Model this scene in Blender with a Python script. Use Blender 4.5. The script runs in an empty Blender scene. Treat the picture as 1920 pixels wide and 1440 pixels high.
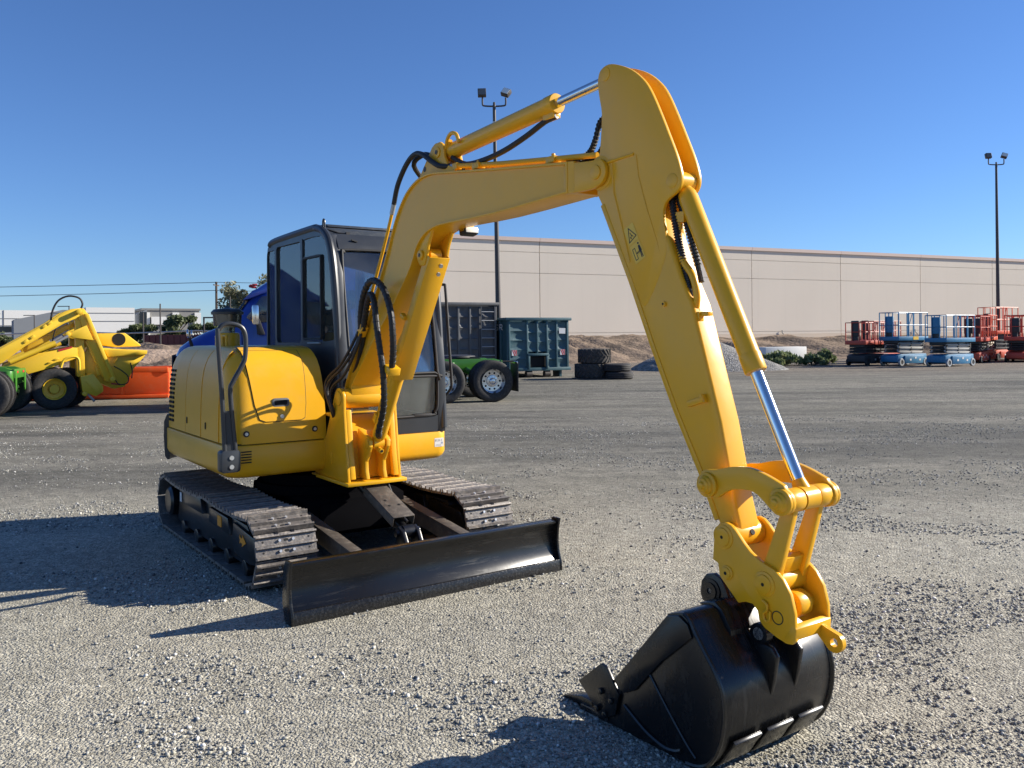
import bpy, bmesh, math, random
import numpy as np
from mathutils import Vector, Matrix, noise as mnoise

random.seed(7)
scene = bpy.context.scene
R = math.radians

# ------------------------------------------------------------------ camera
cam_data = bpy.data.cameras.new("camera")
cam = bpy.data.objects.new("camera", cam_data)
scene.collection.objects.link(cam)
scene.camera = cam
cam_data.sensor_width = 36.0
cam_data.lens = 30.0
cam_data.shift_y = -90.0 / 1920.0
cam_data.clip_start = 0.05
cam_data.clip_end = 3000.0
cam.location = (0, 0, 1.64)
cam.rotation_euler = (R(90), R(0.516), 0)

# ------------------------------------------------------------------ world, sun, exposure
SUN_EL = 26.0
SUN_AZ = Vector((0.972, 0.235))           # horizontal direction towards the sun
world = bpy.data.worlds.new("World")
scene.world = world
world.use_nodes = True
wn = world.node_tree
bg = wn.nodes["Background"]
sky = wn.nodes.new("ShaderNodeTexSky")
sky.sky_type = 'NISHITA'
sky.sun_disc = False
sky.sun_elevation = R(SUN_EL)
sky.sun_rotation = math.atan2(SUN_AZ.x, SUN_AZ.y)
sky.altitude = 350
sky.air_density = 1.0
sky.dust_density = 0.0
sky.ozone_density = 5.0
grade = wn.nodes.new("ShaderNodeMix"); grade.data_type = 'RGBA'; grade.blend_type = 'MULTIPLY'   # white balance of the whole sky
grade.inputs["Factor"].default_value = 1.0
grade.inputs["B"].default_value = (0.58, 0.70, 0.91, 1)
wn.links.new(sky.outputs[0], grade.inputs["A"])
wn.links.new(grade.outputs["Result"], bg.inputs[0])
bg.inputs[1].default_value = 0.09

sun_data = bpy.data.lights.new("sun", 'SUN')
sun = bpy.data.objects.new("sun", sun_data)
scene.collection.objects.link(sun)
sun_data.energy = 5.0
sun_data.angle = R(0.5)
sun_data.color = (1.0, 0.93, 0.82)
d = Vector((SUN_AZ.x * math.cos(R(SUN_EL)), SUN_AZ.y * math.cos(R(SUN_EL)), math.sin(R(SUN_EL))))
sun.rotation_euler = d.to_track_quat('Z', 'Y').to_euler()
sun.location = (30, 10, 25)

scene.view_settings.view_transform = 'Standard'
scene.view_settings.look = 'None'
scene.view_settings.exposure = 0.80
scene.view_settings.gamma = 1.0
scene.view_settings.use_curve_mapping = False

scene.cycles.max_bounces = 7
scene.cycles.diffuse_bounces = 3
scene.cycles.glossy_bounces = 4
scene.cycles.transparent_max_bounces = 16
scene.cycles.caustics_reflective = False
scene.cycles.caustics_refractive = False

# ------------------------------------------------------------------ materials
MATS = {}


def nt_new(name):
    m = bpy.data.materials.new(name)
    m.use_nodes = True
    MATS[name] = m
    return m, m.node_tree, m.node_tree.nodes["Principled BSDF"]


def mat(name, col, rough=0.5, metal=0.0, var=0.0, vscale=6.0, dust=None, dust_amt=0.0, bump=0.0, bscale=60.0, coat=0.0, spec=0.5, rvar=0.0):
    m, nt, b = nt_new(name)
    N, L = nt.nodes, nt.links
    b.inputs["Roughness"].default_value = rough
    b.inputs["Metallic"].default_value = metal
    b.inputs["Specular IOR Level"].default_value = spec
    b.inputs["Coat Weight"].default_value = coat
    b.inputs["Coat Roughness"].default_value = 0.15
    b.inputs["Base Color"].default_value = (*col, 1)
    if var or dust or bump or rvar:
        tc = N.new("ShaderNodeTexCoord")
        n1 = N.new("ShaderNodeTexNoise")
        n1.inputs["Scale"].default_value = vscale
        n1.inputs["Detail"].default_value = 6
        n1.inputs["Roughness"].default_value = 0.62
        L.new(tc.outputs["Object"], n1.inputs["Vector"])
        src = None
        if var:
            mx = N.new("ShaderNodeMix"); mx.data_type = 'RGBA'
            mx.inputs["A"].default_value = (*[c * (1 - var) for c in col], 1)
            mx.inputs["B"].default_value = (*[min(1, c * (1 + var)) for c in col], 1)
            L.new(n1.outputs["Fac"], mx.inputs["Factor"])
            src = mx.outputs["Result"]
            L.new(src, b.inputs["Base Color"])
        if dust:
            n2 = N.new("ShaderNodeTexNoise")
            n2.inputs["Scale"].default_value = vscale * 2.7
            n2.inputs["Detail"].default_value = 8
            n2.inputs["Roughness"].default_value = 0.7
            L.new(tc.outputs["Object"], n2.inputs["Vector"])
            rp = N.new("ShaderNodeValToRGB")
            rp.color_ramp.elements[0].position = 0.48
            rp.color_ramp.elements[1].position = 0.78
            rp.color_ramp.elements[1].color = (dust_amt, dust_amt, dust_amt, 1)
            L.new(n2.outputs["Fac"], rp.inputs["Fac"])
            md = N.new("ShaderNodeMix"); md.data_type = 'RGBA'
            if src is not None:
                L.new(src, md.inputs["A"])
            else:
                md.inputs["A"].default_value = (*col, 1)
            md.inputs["B"].default_value = (*dust, 1)
            L.new(rp.outputs["Color"], md.inputs["Factor"])
            L.new(md.outputs["Result"], b.inputs["Base Color"])
            rr = N.new("ShaderNodeMapRange")
            rr.inputs["To Min"].default_value = rough
            rr.inputs["To Max"].default_value = min(1, rough + 0.4)
            L.new(rp.outputs["Color"], rr.inputs["Value"])
            L.new(rr.outputs["Result"], b.inputs["Roughness"])
        elif rvar:
            rr = N.new("ShaderNodeMapRange")
            rr.inputs["From Min"].default_value = 0.3
            rr.inputs["From Max"].default_value = 0.7
            rr.inputs["To Min"].default_value = max(0.02, rough - rvar)
            rr.inputs["To Max"].default_value = min(1, rough + rvar)
            L.new(n1.outputs["Fac"], rr.inputs["Value"])
            L.new(rr.outputs["Result"], b.inputs["Roughness"])
        if bump:
            n3 = N.new("ShaderNodeTexNoise")
            n3.inputs["Scale"].default_value = bscale
            n3.inputs["Detail"].default_value = 4
            L.new(tc.outputs["Object"], n3.inputs["Vector"])
            bp = N.new("ShaderNodeBump")
            bp.inputs["Strength"].default_value = bump
            bp.inputs["Distance"].default_value = 0.01
            L.new(n3.outputs["Fac"], bp.inputs["Height"])
            L.new(bp.outputs["Normal"], b.inputs["Normal"])
    return m


def glass(name, tint, trans=0.8, rough=0.02):
    """pane: tinted transmission with a Fresnel reflection"""
    m, nt, b = nt_new(name)
    N, L = nt.nodes, nt.links
    N.remove(b)
    out = N["Material Output"]
    tr = N.new("ShaderNodeBsdfTransparent")
    tr.inputs[0].default_value = (*[c * trans for c in tint], 1)
    gl = N.new("ShaderNodeBsdfGlossy")
    gl.inputs["Roughness"].default_value = rough
    fr = N.new("ShaderNodeFresnel")
    fr.inputs["IOR"].default_value = 2.0
    mx = N.new("ShaderNodeMixShader")
    L.new(fr.outputs[0], mx.inputs[0])
    L.new(tr.outputs[0], mx.inputs[1])
    L.new(gl.outputs[0], mx.inputs[2])
    # faint film of dust
    df = N.new("ShaderNodeBsdfDiffuse")
    df.inputs[0].default_value = (0.45, 0.47, 0.46, 1)
    tc = N.new("ShaderNodeTexCoord")
    n = N.new("ShaderNodeTexNoise")
    n.inputs["Scale"].default_value = 5
    n.inputs["Detail"].default_value = 7
    L.new(tc.outputs["Object"], n.inputs["Vector"])
    mr = N.new("ShaderNodeMapRange")
    mr.inputs["From Min"].default_value = 0.35
    mr.inputs["From Max"].default_value = 0.8
    mr.inputs["To Min"].default_value = 0.02
    mr.inputs["To Max"].default_value = 0.10
    L.new(n.outputs["Fac"], mr.inputs["Value"])
    m2 = N.new("ShaderNodeMixShader")
    L.new(mr.outputs["Result"], m2.inputs[0])
    L.new(mx.outputs[0], m2.inputs[1])
    L.new(df.outputs[0], m2.inputs[2])
    L.new(m2.outputs[0], out.inputs["Surface"])
    return m


DUST = (0.30, 0.25, 0.19)
mat("yellow_paint", (0.80, 0.41, 0.012), 0.32, var=0.06, vscale=2.2, dust=(0.50, 0.36, 0.14), dust_amt=0.16, bump=0.03, bscale=22, coat=0.06, spec=0.40)
mat("black_paint", (0.009, 0.009, 0.010), 0.28, var=0.3, vscale=5, dust=(0.08, 0.07, 0.06), dust_amt=0.18, bump=0.05, bscale=45)
mat("blade_paint", (0.009, 0.009, 0.010), 0.22, var=0.3, vscale=3, dust=(0.07, 0.06, 0.05), dust_amt=0.16, bump=0.06, bscale=35)
mat("worn_edge", (0.012, 0.012, 0.013), 0.25, var=0.3, vscale=26, dust=(0.40, 0.39, 0.37), dust_amt=0.14, bump=0.2, bscale=80)
mat("track_steel", (0.165, 0.150, 0.138), 0.45, metal=0.35, var=0.55, vscale=7, dust=(0.43, 0.375, 0.315), dust_amt=0.9, bump=0.25, bscale=70)
mat("chassis_black", (0.006, 0.006, 0.007), 0.9, var=0.2, vscale=5, spec=0.0)
mat("brown_steel", (0.075, 0.062, 0.05), 0.6, var=0.4, vscale=8, dust=DUST, dust_amt=0.5)
mat("cab_grey", (0.030, 0.034, 0.040), 0.36, var=0.15, vscale=4, rvar=0.06)
mat("roof_grey", (0.045, 0.052, 0.058), 0.5, var=0.2, vscale=6, dust=(0.2, 0.19, 0.17), dust_amt=0.35)
mat("rubber", (0.016, 0.016, 0.017), 0.62, var=0.3, vscale=14, dust=(0.12, 0.105, 0.09), dust_amt=0.25)
mat("hose", (0.012, 0.012, 0.013), 0.5, bump=0.2, bscale=160)
mat("chrome", (0.78, 0.77, 0.75), 0.17, metal=1.0, rvar=0.03)
mat("bright_bolt", (0.62, 0.62, 0.60), 0.35, metal=0.6)
mat("dark_hole", (0.004, 0.004, 0.004), 0.8)
mat("seat_fabric", (0.02, 0.02, 0.022), 0.85)
mat("interior_grey", (0.11, 0.115, 0.115), 0.7)
mat("decal_white", (0.72, 0.72, 0.70), 0.5, var=0.08)
mat("decal_yellow", (0.80, 0.50, 0.05), 0.45)
mat("decal_orange", (0.75, 0.30, 0.02), 0.5)
mat("ink_black", (0.01, 0.01, 0.01), 0.5)
mat("ink_grey", (0.12, 0.13, 0.14), 0.6)
mat("ink_red", (0.50, 0.03, 0.03), 0.5)
mat("ink_blue", (0.1, 0.2, 0.45), 0.5)
glass("cab_glass", (0.93, 0.985, 0.985), 0.985)
glass("truck_glass", (0.70, 0.82, 0.85), 0.65)
mat("lamp_lens", (0.75, 0.76, 0.72), 0.15)
mat("truck_blue", (0.012, 0.048, 0.32), 0.22, coat=0.5, var=0.05)
mat("truck_green", (0.05, 0.20, 0.022), 0.35, var=0.12, vscale=4, dust=(0.1, 0.1, 0.06), dust_amt=0.3)
mat("machine_yellow", (0.86, 0.55, 0.035), 0.4, var=0.06, vscale=3)
mat("alloy", (0.62, 0.62, 0.63), 0.22, metal=1.0)
mat("tyre", (0.022, 0.021, 0.021), 0.75, var=0.25, vscale=8, dust=(0.16, 0.14, 0.12), dust_amt=0.45, bump=0.1, bscale=40)
mat("tractor_tyre", (0.05, 0.046, 0.042), 0.85, var=0.3, vscale=5, dust=(0.26, 0.21, 0.16), dust_amt=0.7, bump=0.2, bscale=30)
mat("orange_steel", (0.80, 0.105, 0.018), 0.5, var=0.08, vscale=2, dust=(0.5, 0.3, 0.2), dust_amt=0.25)
mat("grey_steel", (0.075, 0.078, 0.083), 0.5, var=0.25, vscale=2.5, dust=(0.16, 0.15, 0.14), dust_amt=0.35)
mat("teal_steel", (0.040, 0.105, 0.125), 0.5, var=0.2, vscale=2.5, dust=(0.12, 0.16, 0.16), dust_amt=0.4)
mat("lift_blue", (0.018, 0.17, 0.33), 0.45, var=0.15, vscale=3, dust=(0.3, 0.35, 0.38), dust_amt=0.3)
mat("lift_red", (0.50, 0.065, 0.035), 0.5, var=0.15, vscale=3, dust=(0.4, 0.2, 0.15), dust_amt=0.3)
mat("lift_orange", (0.72, 0.13, 0.05), 0.5, var=0.12, vscale=3)
mat("lift_grey", (0.42, 0.41, 0.38), 0.55, var=0.15, vscale=4)
mat("lift_cream", (0.66, 0.60, 0.50), 0.55, var=0.1, vscale=4)
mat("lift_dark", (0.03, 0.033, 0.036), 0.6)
mat("pole_metal", (0.06, 0.052, 0.048), 0.5, var=0.15)
mat("galvanised", (0.42, 0.43, 0.43), 0.5, metal=0.5, var=0.15)
mat("white_wall", (0.74, 0.73, 0.69), 0.8, var=0.04, vscale=0.3)
mat("grey_wall", (0.24, 0.235, 0.22), 0.8, var=0.06, vscale=0.3)
mat("slate_wall", (0.22, 0.235, 0.25), 0.8, var=0.06, vscale=0.3)
mat("tan_wall", (0.40, 0.33, 0.26), 0.85, var=0.08, vscale=0.4)
mat("maroon_steel", (0.12, 0.03, 0.028), 0.6, var=0.2, vscale=1)
mat("window_dark", (0.02, 0.025, 0.03), 0.15)
mat("concrete_white", (0.70, 0.70, 0.68), 0.75, var=0.06, vscale=2)
mat("coping", (0.74, 0.58, 0.485), 0.75, var=0.05, vscale=0.6)
mat("plinth", (0.74, 0.61, 0.46), 0.85, var=0.05, vscale=0.6)
mat("bark", (0.10, 0.075, 0.055), 0.9, var=0.3, vscale=6)
mat("wood_pole", (0.10, 0.07, 0.05), 0.9, var=0.2)
mat("cable", (0.04, 0.04, 0.04), 0.7)


def scuffed(name, base, rub, scale, rough):
    """black paint rubbed through in fine streaks and a few chips"""
    m, nt, b = nt_new(name)
    N, L = nt.nodes, nt.links
    tc = N.new("ShaderNodeTexCoord")
    mp = N.new("ShaderNodeMapping"); mp.inputs["Scale"].default_value = scale
    L.new(tc.outputs["Object"], mp.inputs["Vector"])
    n1 = N.new("ShaderNodeTexNoise"); n1.inputs["Scale"].default_value = 1.0; n1.inputs["Detail"].default_value = 7; n1.inputs["Roughness"].default_value = 0.75
    L.new(mp.outputs[0], n1.inputs["Vector"])
    n2 = N.new("ShaderNodeTexNoise"); n2.inputs["Scale"].default_value = 5.0; n2.inputs["Detail"].default_value = 5
    L.new(tc.outputs["Object"], n2.inputs["Vector"])
    n3 = N.new("ShaderNodeTexNoise"); n3.inputs["Scale"].default_value = 24.0; n3.inputs["Detail"].default_value = 9; n3.inputs["Roughness"].default_value = 0.7
    L.new(tc.outputs["Object"], n3.inputs["Vector"])
    r1 = N.new("ShaderNodeMapRange"); r1.inputs["From Min"].default_value = 0.52; r1.inputs["From Max"].default_value = 0.75
    L.new(n1.outputs["Fac"], r1.inputs["Value"])
    r2 = N.new("ShaderNodeMapRange"); r2.inputs["From Min"].default_value = 0.40; r2.inputs["From Max"].default_value = 0.70
    L.new(n2.outputs["Fac"], r2.inputs["Value"])
    r3 = N.new("ShaderNodeMapRange"); r3.inputs["From Min"].default_value = 0.70; r3.inputs["From Max"].default_value = 0.74
    L.new(n3.outputs["Fac"], r3.inputs["Value"])
    mu = N.new("ShaderNodeMath"); mu.operation = 'MULTIPLY'
    L.new(r1.outputs["Result"], mu.inputs[0]); L.new(r2.outputs["Result"], mu.inputs[1])
    ad = N.new("ShaderNodeMath"); ad.operation = 'MAXIMUM'
    L.new(mu.outputs[0], ad.inputs[0]); L.new(r3.outputs["Result"], ad.inputs[1])
    mx = N.new("ShaderNodeMix"); mx.data_type = 'RGBA'
    mx.inputs["A"].default_value = (*base, 1); mx.inputs["B"].default_value = (*rub, 1)
    L.new(ad.outputs[0], mx.inputs["Factor"]); L.new(mx.outputs["Result"], b.inputs["Base Color"])
    rr = N.new("ShaderNodeMapRange"); rr.inputs["To Min"].default_value = rough; rr.inputs["To Max"].default_value = rough + 0.3
    L.new(ad.outputs[0], rr.inputs["Value"]); L.new(rr.outputs["Result"], b.inputs["Roughness"])
    bp = N.new("ShaderNodeBump"); bp.inputs["Strength"].default_value = 0.06; bp.inputs["Distance"].default_value = 0.02
    L.new(n2.outputs["Fac"], bp.inputs["Height"]); L.new(bp.outputs[0], b.inputs["Normal"])


scuffed("bucket_black", (0.006, 0.0062, 0.007), (0.062, 0.060, 0.056), (9, 55, 4), 0.27)
scuffed("blade_black", (0.006, 0.0062, 0.007), (0.06, 0.057, 0.052), (30, 3, 40), 0.26)


def wall_material():
    m, nt, b = nt_new("warehouse_wall")
    N, L = nt.nodes, nt.links
    b.inputs["Roughness"].default_value = 0.88
    tc = N.new("ShaderNodeTexCoord")
    mp = N.new("ShaderNodeMapping")
    mp.inputs["Scale"].default_value = (1.2, 1.2, 0.12)
    L.new(tc.outputs["Object"], mp.inputs["Vector"])
    n = N.new("ShaderNodeTexNoise"); n.inputs["Scale"].default_value = 1.0; n.inputs["Detail"].default_value = 8
    n.inputs["Roughness"].default_value = 0.6
    L.new(mp.outputs[0], n.inputs["Vector"])
    n2 = N.new("ShaderNodeTexNoise"); n2.inputs["Scale"].default_value = 0.25; n2.inputs["Detail"].default_value = 4
    L.new(tc.outputs["Object"], n2.inputs["Vector"])
    mx = N.new("ShaderNodeMix"); mx.data_type = 'RGBA'
    mx.inputs["A"].default_value = (0.81, 0.712, 0.575, 1)
    mx.inputs["B"].default_value = (0.835, 0.735, 0.60, 1)
    L.new(n.outputs["Fac"], mx.inputs["Factor"])
    mx2 = N.new("ShaderNodeMix"); mx2.data_type = 'RGBA'; mx2.blend_type = 'MULTIPLY'
    mx2.inputs["Factor"].default_value = 1
    r = N.new("ShaderNodeMapRange")
    r.inputs["To Min"].default_value = 0.94; r.inputs["To Max"].default_value = 1.05
    L.new(n2.outputs["Fac"], r.inputs["Value"])
    oi = N.new("ShaderNodeObjectInfo")
    ro = N.new("ShaderNodeMapRange"); ro.inputs["To Min"].default_value = 0.955; ro.inputs["To Max"].default_value = 1.02
    L.new(oi.outputs["Random"], ro.inputs["Value"])
    mm = N.new("ShaderNodeMath"); mm.operation = 'MULTIPLY'
    L.new(r.outputs["Result"], mm.inputs[0]); L.new(ro.outputs["Result"], mm.inputs[1])
    # rain streaks under the coping
    mp2 = N.new("ShaderNodeMapping"); mp2.inputs["Scale"].default_value = (2.6, 2.6, 0.05)
    L.new(tc.outputs["Object"], mp2.inputs["Vector"])
    n4 = N.new("ShaderNodeTexNoise"); n4.inputs["Scale"].default_value = 1.0; n4.inputs["Detail"].default_value = 6
    L.new(mp2.outputs[0], n4.inputs["Vector"])
    st = N.new("ShaderNodeMapRange"); st.inputs["From Min"].default_value = 0.56; st.inputs["From Max"].default_value = 0.78; st.inputs["To Min"].default_value = 1.0; st.inputs["To Max"].default_value = 0.975
    L.new(n4.outputs["Fac"], st.inputs["Value"])
    m3 = N.new("ShaderNodeMath"); m3.operation = 'MULTIPLY'
    L.new(mm.outputs[0], m3.inputs[0]); L.new(st.outputs["Result"], m3.inputs[1])
    L.new(mx.outputs["Result"], mx2.inputs["A"]); L.new(m3.outputs[0], mx2.inputs["B"])
    L.new(mx2.outputs["Result"], b.inputs["Base Color"])


wall_material()


def leaf_material(name, a, bcol):
    m, nt, b = nt_new(name)
    N, L = nt.nodes, nt.links
    b.inputs["Roughness"].default_value = 0.6
    g = N.new("ShaderNodeObjectInfo")
    tc = N.new("ShaderNodeTexCoord")
    n = N.new("ShaderNodeTexNoise"); n.inputs["Scale"].default_value = 3.0; n.inputs["Detail"].default_value = 3
    L.new(tc.outputs["Object"], n.inputs["Vector"])
    mx = N.new("ShaderNodeMix"); mx.data_type = 'RGBA'
    mx.inputs["A"].default_value = (*a, 1); mx.inputs["B"].default_value = (*bcol, 1)
    rp = N.new("ShaderNodeMapRange"); rp.inputs["From Min"].default_value = 0.35; rp.inputs["From Max"].default_value = 0.65
    L.new(n.outputs["Fac"], rp.inputs["Value"])
    L.new(rp.outputs["Result"], mx.inputs["Factor"])
    L.new(mx.outputs["Result"], b.inputs["Base Color"])
    b.inputs["Subsurface Weight"].default_value = 0.0
    tr = N.new("ShaderNodeBsdfTranslucent")
    L.new(mx.outputs["Result"], tr.inputs[0])
    ad = N.new("ShaderNodeMixShader"); ad.inputs[0].default_value = 0.35
    L.new(b.outputs[0], ad.inputs[1]); L.new(tr.outputs[0], ad.inputs[2])
    L.new(ad.outputs[0], N["Material Output"].inputs["Surface"])


leaf_material("leaf_green", (0.07, 0.105, 0.04), (0.18, 0.20, 0.09))
leaf_material("leaf_olive", (0.20, 0.20, 0.11), (0.36, 0.34, 0.20))
leaf_material("leaf_brush", (0.12, 0.17, 0.07), (0.24, 0.27, 0.13))


# ------------------------------------------------------------------ mesh helpers
class MB:
    """collects shapes; build() turns them into ONE mesh object"""

    def __init__(self):
        self.v, self.f, self.m = [], [], []

    def add(self, vs, fs, mi=0):
        o = len(self.v)
        self.v += [tuple(p) for p in vs]
        self.f += [tuple(i + o for i in f) for f in fs]
        self.m += [mi] * len(fs)
        return self

    def box(self, c, s, rot=None, mi=0):
        hx, hy, hz = s[0] / 2, s[1] / 2, s[2] / 2
        vs = [Vector((x, y, z)) for x in (-hx, hx) for y in (-hy, hy) for z in (-hz, hz)]
        if rot is not None:
            vs = [rot @ p for p in vs]
        c = Vector(c)
        vs = [p + c for p in vs]
        return self.add(vs, [(0, 1, 3, 2), (4, 6, 7, 5), (0, 4, 5, 1), (2, 3, 7, 6), (0, 2, 6, 4), (1, 5, 7, 3)], mi)

    def prism(self, poly, y0, y1, mi=0):
        """poly in (x, z), extruded along y"""
        n = len(poly)
        vs = [(p[0], y0, p[1]) for p in poly] + [(p[0], y1, p[1]) for p in poly]
        fs = [tuple(range(n)), tuple(range(2 * n - 1, n - 1, -1))]
        fs += [(i, i + n, (i + 1) % n + n, (i + 1) % n) for i in range(n)]
        return self.add(vs, fs, mi)

    def slab(self, poly, z0, z1, mi=0):
        """poly in (x, y), extruded along z"""
        n = len(poly)
        vs = [(p[0], p[1], z0) for p in poly] + [(p[0], p[1], z1) for p in poly]
        fs = [tuple(range(n)), tuple(range(2 * n - 1, n - 1, -1))]
        fs += [(i, i + n, (i + 1) % n + n, (i + 1) % n) for i in range(n)]
        return self.add(vs, fs, mi)

    def plate(self, poly, x0, x1, mi=0):
        """poly in (y, z), extruded along x"""
        n = len(poly)
        vs = [(x0, p[0], p[1]) for p in poly] + [(x1, p[0], p[1]) for p in poly]
        fs = [tuple(range(n)), tuple(range(2 * n - 1, n - 1, -1))]
        fs += [(i, i + n, (i + 1) % n + n, (i + 1) % n) for i in range(n)]
        return self.add(vs, fs, mi)

    def ring(self, poly, t, y0, y1, mi=0):
        """closed band of thickness t inside poly (x, z), extruded along y"""
        inner = offset_poly(poly, t)
        n = len(poly)
        vs = [(p[0], y0, p[1]) for p in poly] + [(p[0], y1, p[1]) for p in poly] + \
             [(p[0], y0, p[1]) for p in inner] + [(p[0], y1, p[1]) for p in inner]
        fs = []
        for i in range(n):
            j = (i + 1) % n
            fs += [(i, j, j + n, i + n), (i + 2 * n, i + 3 * n, j + 3 * n, j + 2 * n),
                   (i, i + 2 * n, j + 2 * n, j), (i + n, j + n, j + 3 * n, i + 3 * n)]
        return self.add(vs, fs, mi)

    def cyl(self, p0, p1, r0, r1=None, n=20, mi=0, caps=True):
        p0, p1 = Vector(p0), Vector(p1)
        r1 = r0 if r1 is None else r1
        q = (p1 - p0).to_track_quat('Z', 'Y')
        vs = []
        for p, r in ((p0, r0), (p1, r1)):
            for i in range(n):
                a = 2 * math.pi * i / n
                vs.append(p + q @ Vector((r * math.cos(a), r * math.sin(a), 0)))
        fs = [(i, (i + 1) % n, (i + 1) % n + n, i + n) for i in range(n)]
        if caps:
            fs += [tuple(range(n - 1, -1, -1)), tuple(range(n, 2 * n))]
        return self.add(vs, fs, mi)

    def lathe(self, prof, p0, axis, n=32, mi=0, closed=False, caps=True):
        """prof: list of (radius, distance along axis)"""
        p0 = Vector(p0)
        q = Vector(axis).to_track_quat('Z', 'Y')
        vs = []
        for r, h in prof:
            for i in range(n):
                a = 2 * math.pi * i / n
                vs.append(p0 + q @ Vector((r * math.cos(a), r * math.sin(a), h)))
        fs = []
        k = len(prof)
        for j in range(k if closed else k - 1):
            jj = (j + 1) % k
            for i in range(n):
                ii = (i + 1) % n
                fs.append((j * n + i, j * n + ii, jj * n + ii, jj * n + i))
        if not closed and caps:
            if prof[0][0] > 1e-4:
                fs.append(tuple(range(n - 1, -1, -1)))
            if prof[-1][0] > 1e-4:
                fs.append(tuple((k - 1) * n + i for i in range(n)))
        return self.add(vs, fs, mi)

    def tube(self, pts, r, n=8, smooth=0, mi=0, closed=False):
        pts = [Vector(p) for p in pts]
        if smooth:
            pts = catmull(pts, smooth, closed)
        m = len(pts)
        vs = []
        prev = None
        for i, p in enumerate(pts):
            a = pts[(i - 1) % m] if (i > 0 or closed) else p
            b = pts[(i + 1) % m] if (i < m - 1 or closed) else p
            t = (b - a).normalized()
            if prev is None:
                up = Vector((0, 0, 1)) if abs(t.z) < 0.9 else Vector((0, 1, 0))
                nrm = t.cross(up).normalized()
            else:
                nrm = (prev - t * prev.dot(t)).normalized()
            prev = nrm
            bi = t.cross(nrm)
            for k in range(n):
                an = 2 * math.pi * k / n
                vs.append(p + (nrm * math.cos(an) + bi * math.sin(an)) * r)
        fs = []
        for i in range(m if closed else m - 1):
            ii = (i + 1) % m
            for k in range(n):
                kk = (k + 1) % n
                fs.append((i * n + k, i * n + kk, ii * n + kk, ii * n + k))
        if not closed:
            fs += [tuple(range(n - 1, -1, -1)), tuple((m - 1) * n + k for k in range(n))]
        return self.add(vs, fs, mi)

    def map(self, fn):
        self.v = [tuple(fn(Vector(p))) for p in self.v]
        return self

    def mesh(self, name, mats, bevel=0.0, seg=2, sharp=28, recalc=True, flat=False):
        me = bpy.data.meshes.new(name)
        me.from_pydata(self.v, [], self.f)
        mats = mats if isinstance(mats, (list, tuple)) else [mats]
        for k in mats:
            me.materials.append(MATS[k])
        if len(mats) > 1:
            me.polygons.foreach_set("material_index", self.m)
        if recalc or bevel:
            bm = bmesh.new(); bm.from_mesh(me)
            bmesh.ops.recalc_face_normals(bm, faces=bm.faces)
            if bevel:
                es = [e for e in bm.edges if len(e.link_faces) == 2 and e.calc_face_angle(0) > R(38)]
                if es:
                    bmesh.ops.bevel(bm, geom=es, offset=bevel, segments=seg, profile=0.5, affect='EDGES', clamp_overlap=True)
            bm.to_mesh(me); bm.free()
        if not flat:
            me.polygons.foreach_set("use_smooth", [True] * len(me.polygons))
            me.set_sharp_from_angle(angle=R(sharp))
        me.update()
        return me

    def build(self, name, mats, parent=None, bevel=0.0, **kw):
        o = bpy.data.objects.new(name, self.mesh(name, mats, bevel, **kw))
        scene.collection.objects.link(o)
        if parent is not None:
            o.parent = parent
        return o


def catmull(p, k, closed=False):
    out = []
    m = len(p)
    for i in range(m if closed else m - 1):
        if closed:
            a, b, c, e = p[(i - 1) % m], p[i], p[(i + 1) % m], p[(i + 2) % m]
        else:
            a, b, c, e = p[max(i - 1, 0)], p[i], p[i + 1], p[min(i + 2, m - 1)]
        for s in range(k):
            t = s / k
            out.append(0.5 * ((2 * b) + (c - a) * t + (2 * a - 5 * b + 4 * c - e) * t * t + (3 * b - a - 3 * c + e) * t ** 3))
    if not closed:
        out.append(p[-1])
    return out


def sm(poly, k=4):
    """smooth a closed 2d polygon"""
    return [(p.x, p.y) for p in catmull([Vector((a, b, 0)) for a, b in poly], k, True)]


def smo(pts, k=4):
    """smooth an open 2d polyline"""
    return [(p.x, p.y) for p in catmull([Vector((a, b, 0)) for a, b in pts], k)]


def poly_area(p):
    return 0.5 * sum(p[i][0] * p[(i + 1) % len(p)][1] - p[(i + 1) % len(p)][0] * p[i][1] for i in range(len(p)))


def offset_poly(p, t):
    s = 1 if poly_area(p) > 0 else -1
    n = len(p)
    out = []
    for i in range(n):
        a, b, c = Vector(p[i - 1]), Vector(p[i]), Vector(p[(i + 1) % n])
        d1, d2 = (b - a).normalized(), (c - b).normalized()
        n1, n2 = Vector((-d1.y, d1.x)) * s, Vector((-d2.y, d2.x)) * s
        k = (n1 + n2)
        if k.length < 1e-6:
            k = n1
        k.normalize()
        out.append(tuple(b + k * (t / max(0.5, k.dot(n1)))))
    return out


def arc(cx, cy, r, a0, a1, n):
    return [(cx + r * math.cos(R(a0 + (a1 - a0) * i / n)), cy + r * math.sin(R(a0 + (a1 - a0) * i / n))) for i in range(n + 1)]


def rrect(x0, x1, y0, y1, r, n=4):
    r = min(r, abs(x1 - x0) / 2.01, abs(y1 - y0) / 2.01)
    return arc(x1 - r, y1 - r, r, 0, 90, n) + arc(x0 + r, y1 - r, r, 90, 180, n) + \
        arc(x0 + r, y0 + r, r, 180, 270, n) + arc(x1 - r, y0 + r, r, 270, 360, n)


def rotz(a):
    return Matrix.Rotation(a, 3, 'Z')


def empty(name, loc, rz=0.0, parent=None):
    o = bpy.data.objects.new(name, None)
    o.empty_display_size = 0.3
    scene.collection.objects.link(o)
    o.location = loc
    o.rotation_euler = (0, 0, rz)
    if parent is not None:
        o.parent = parent
    return o


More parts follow.
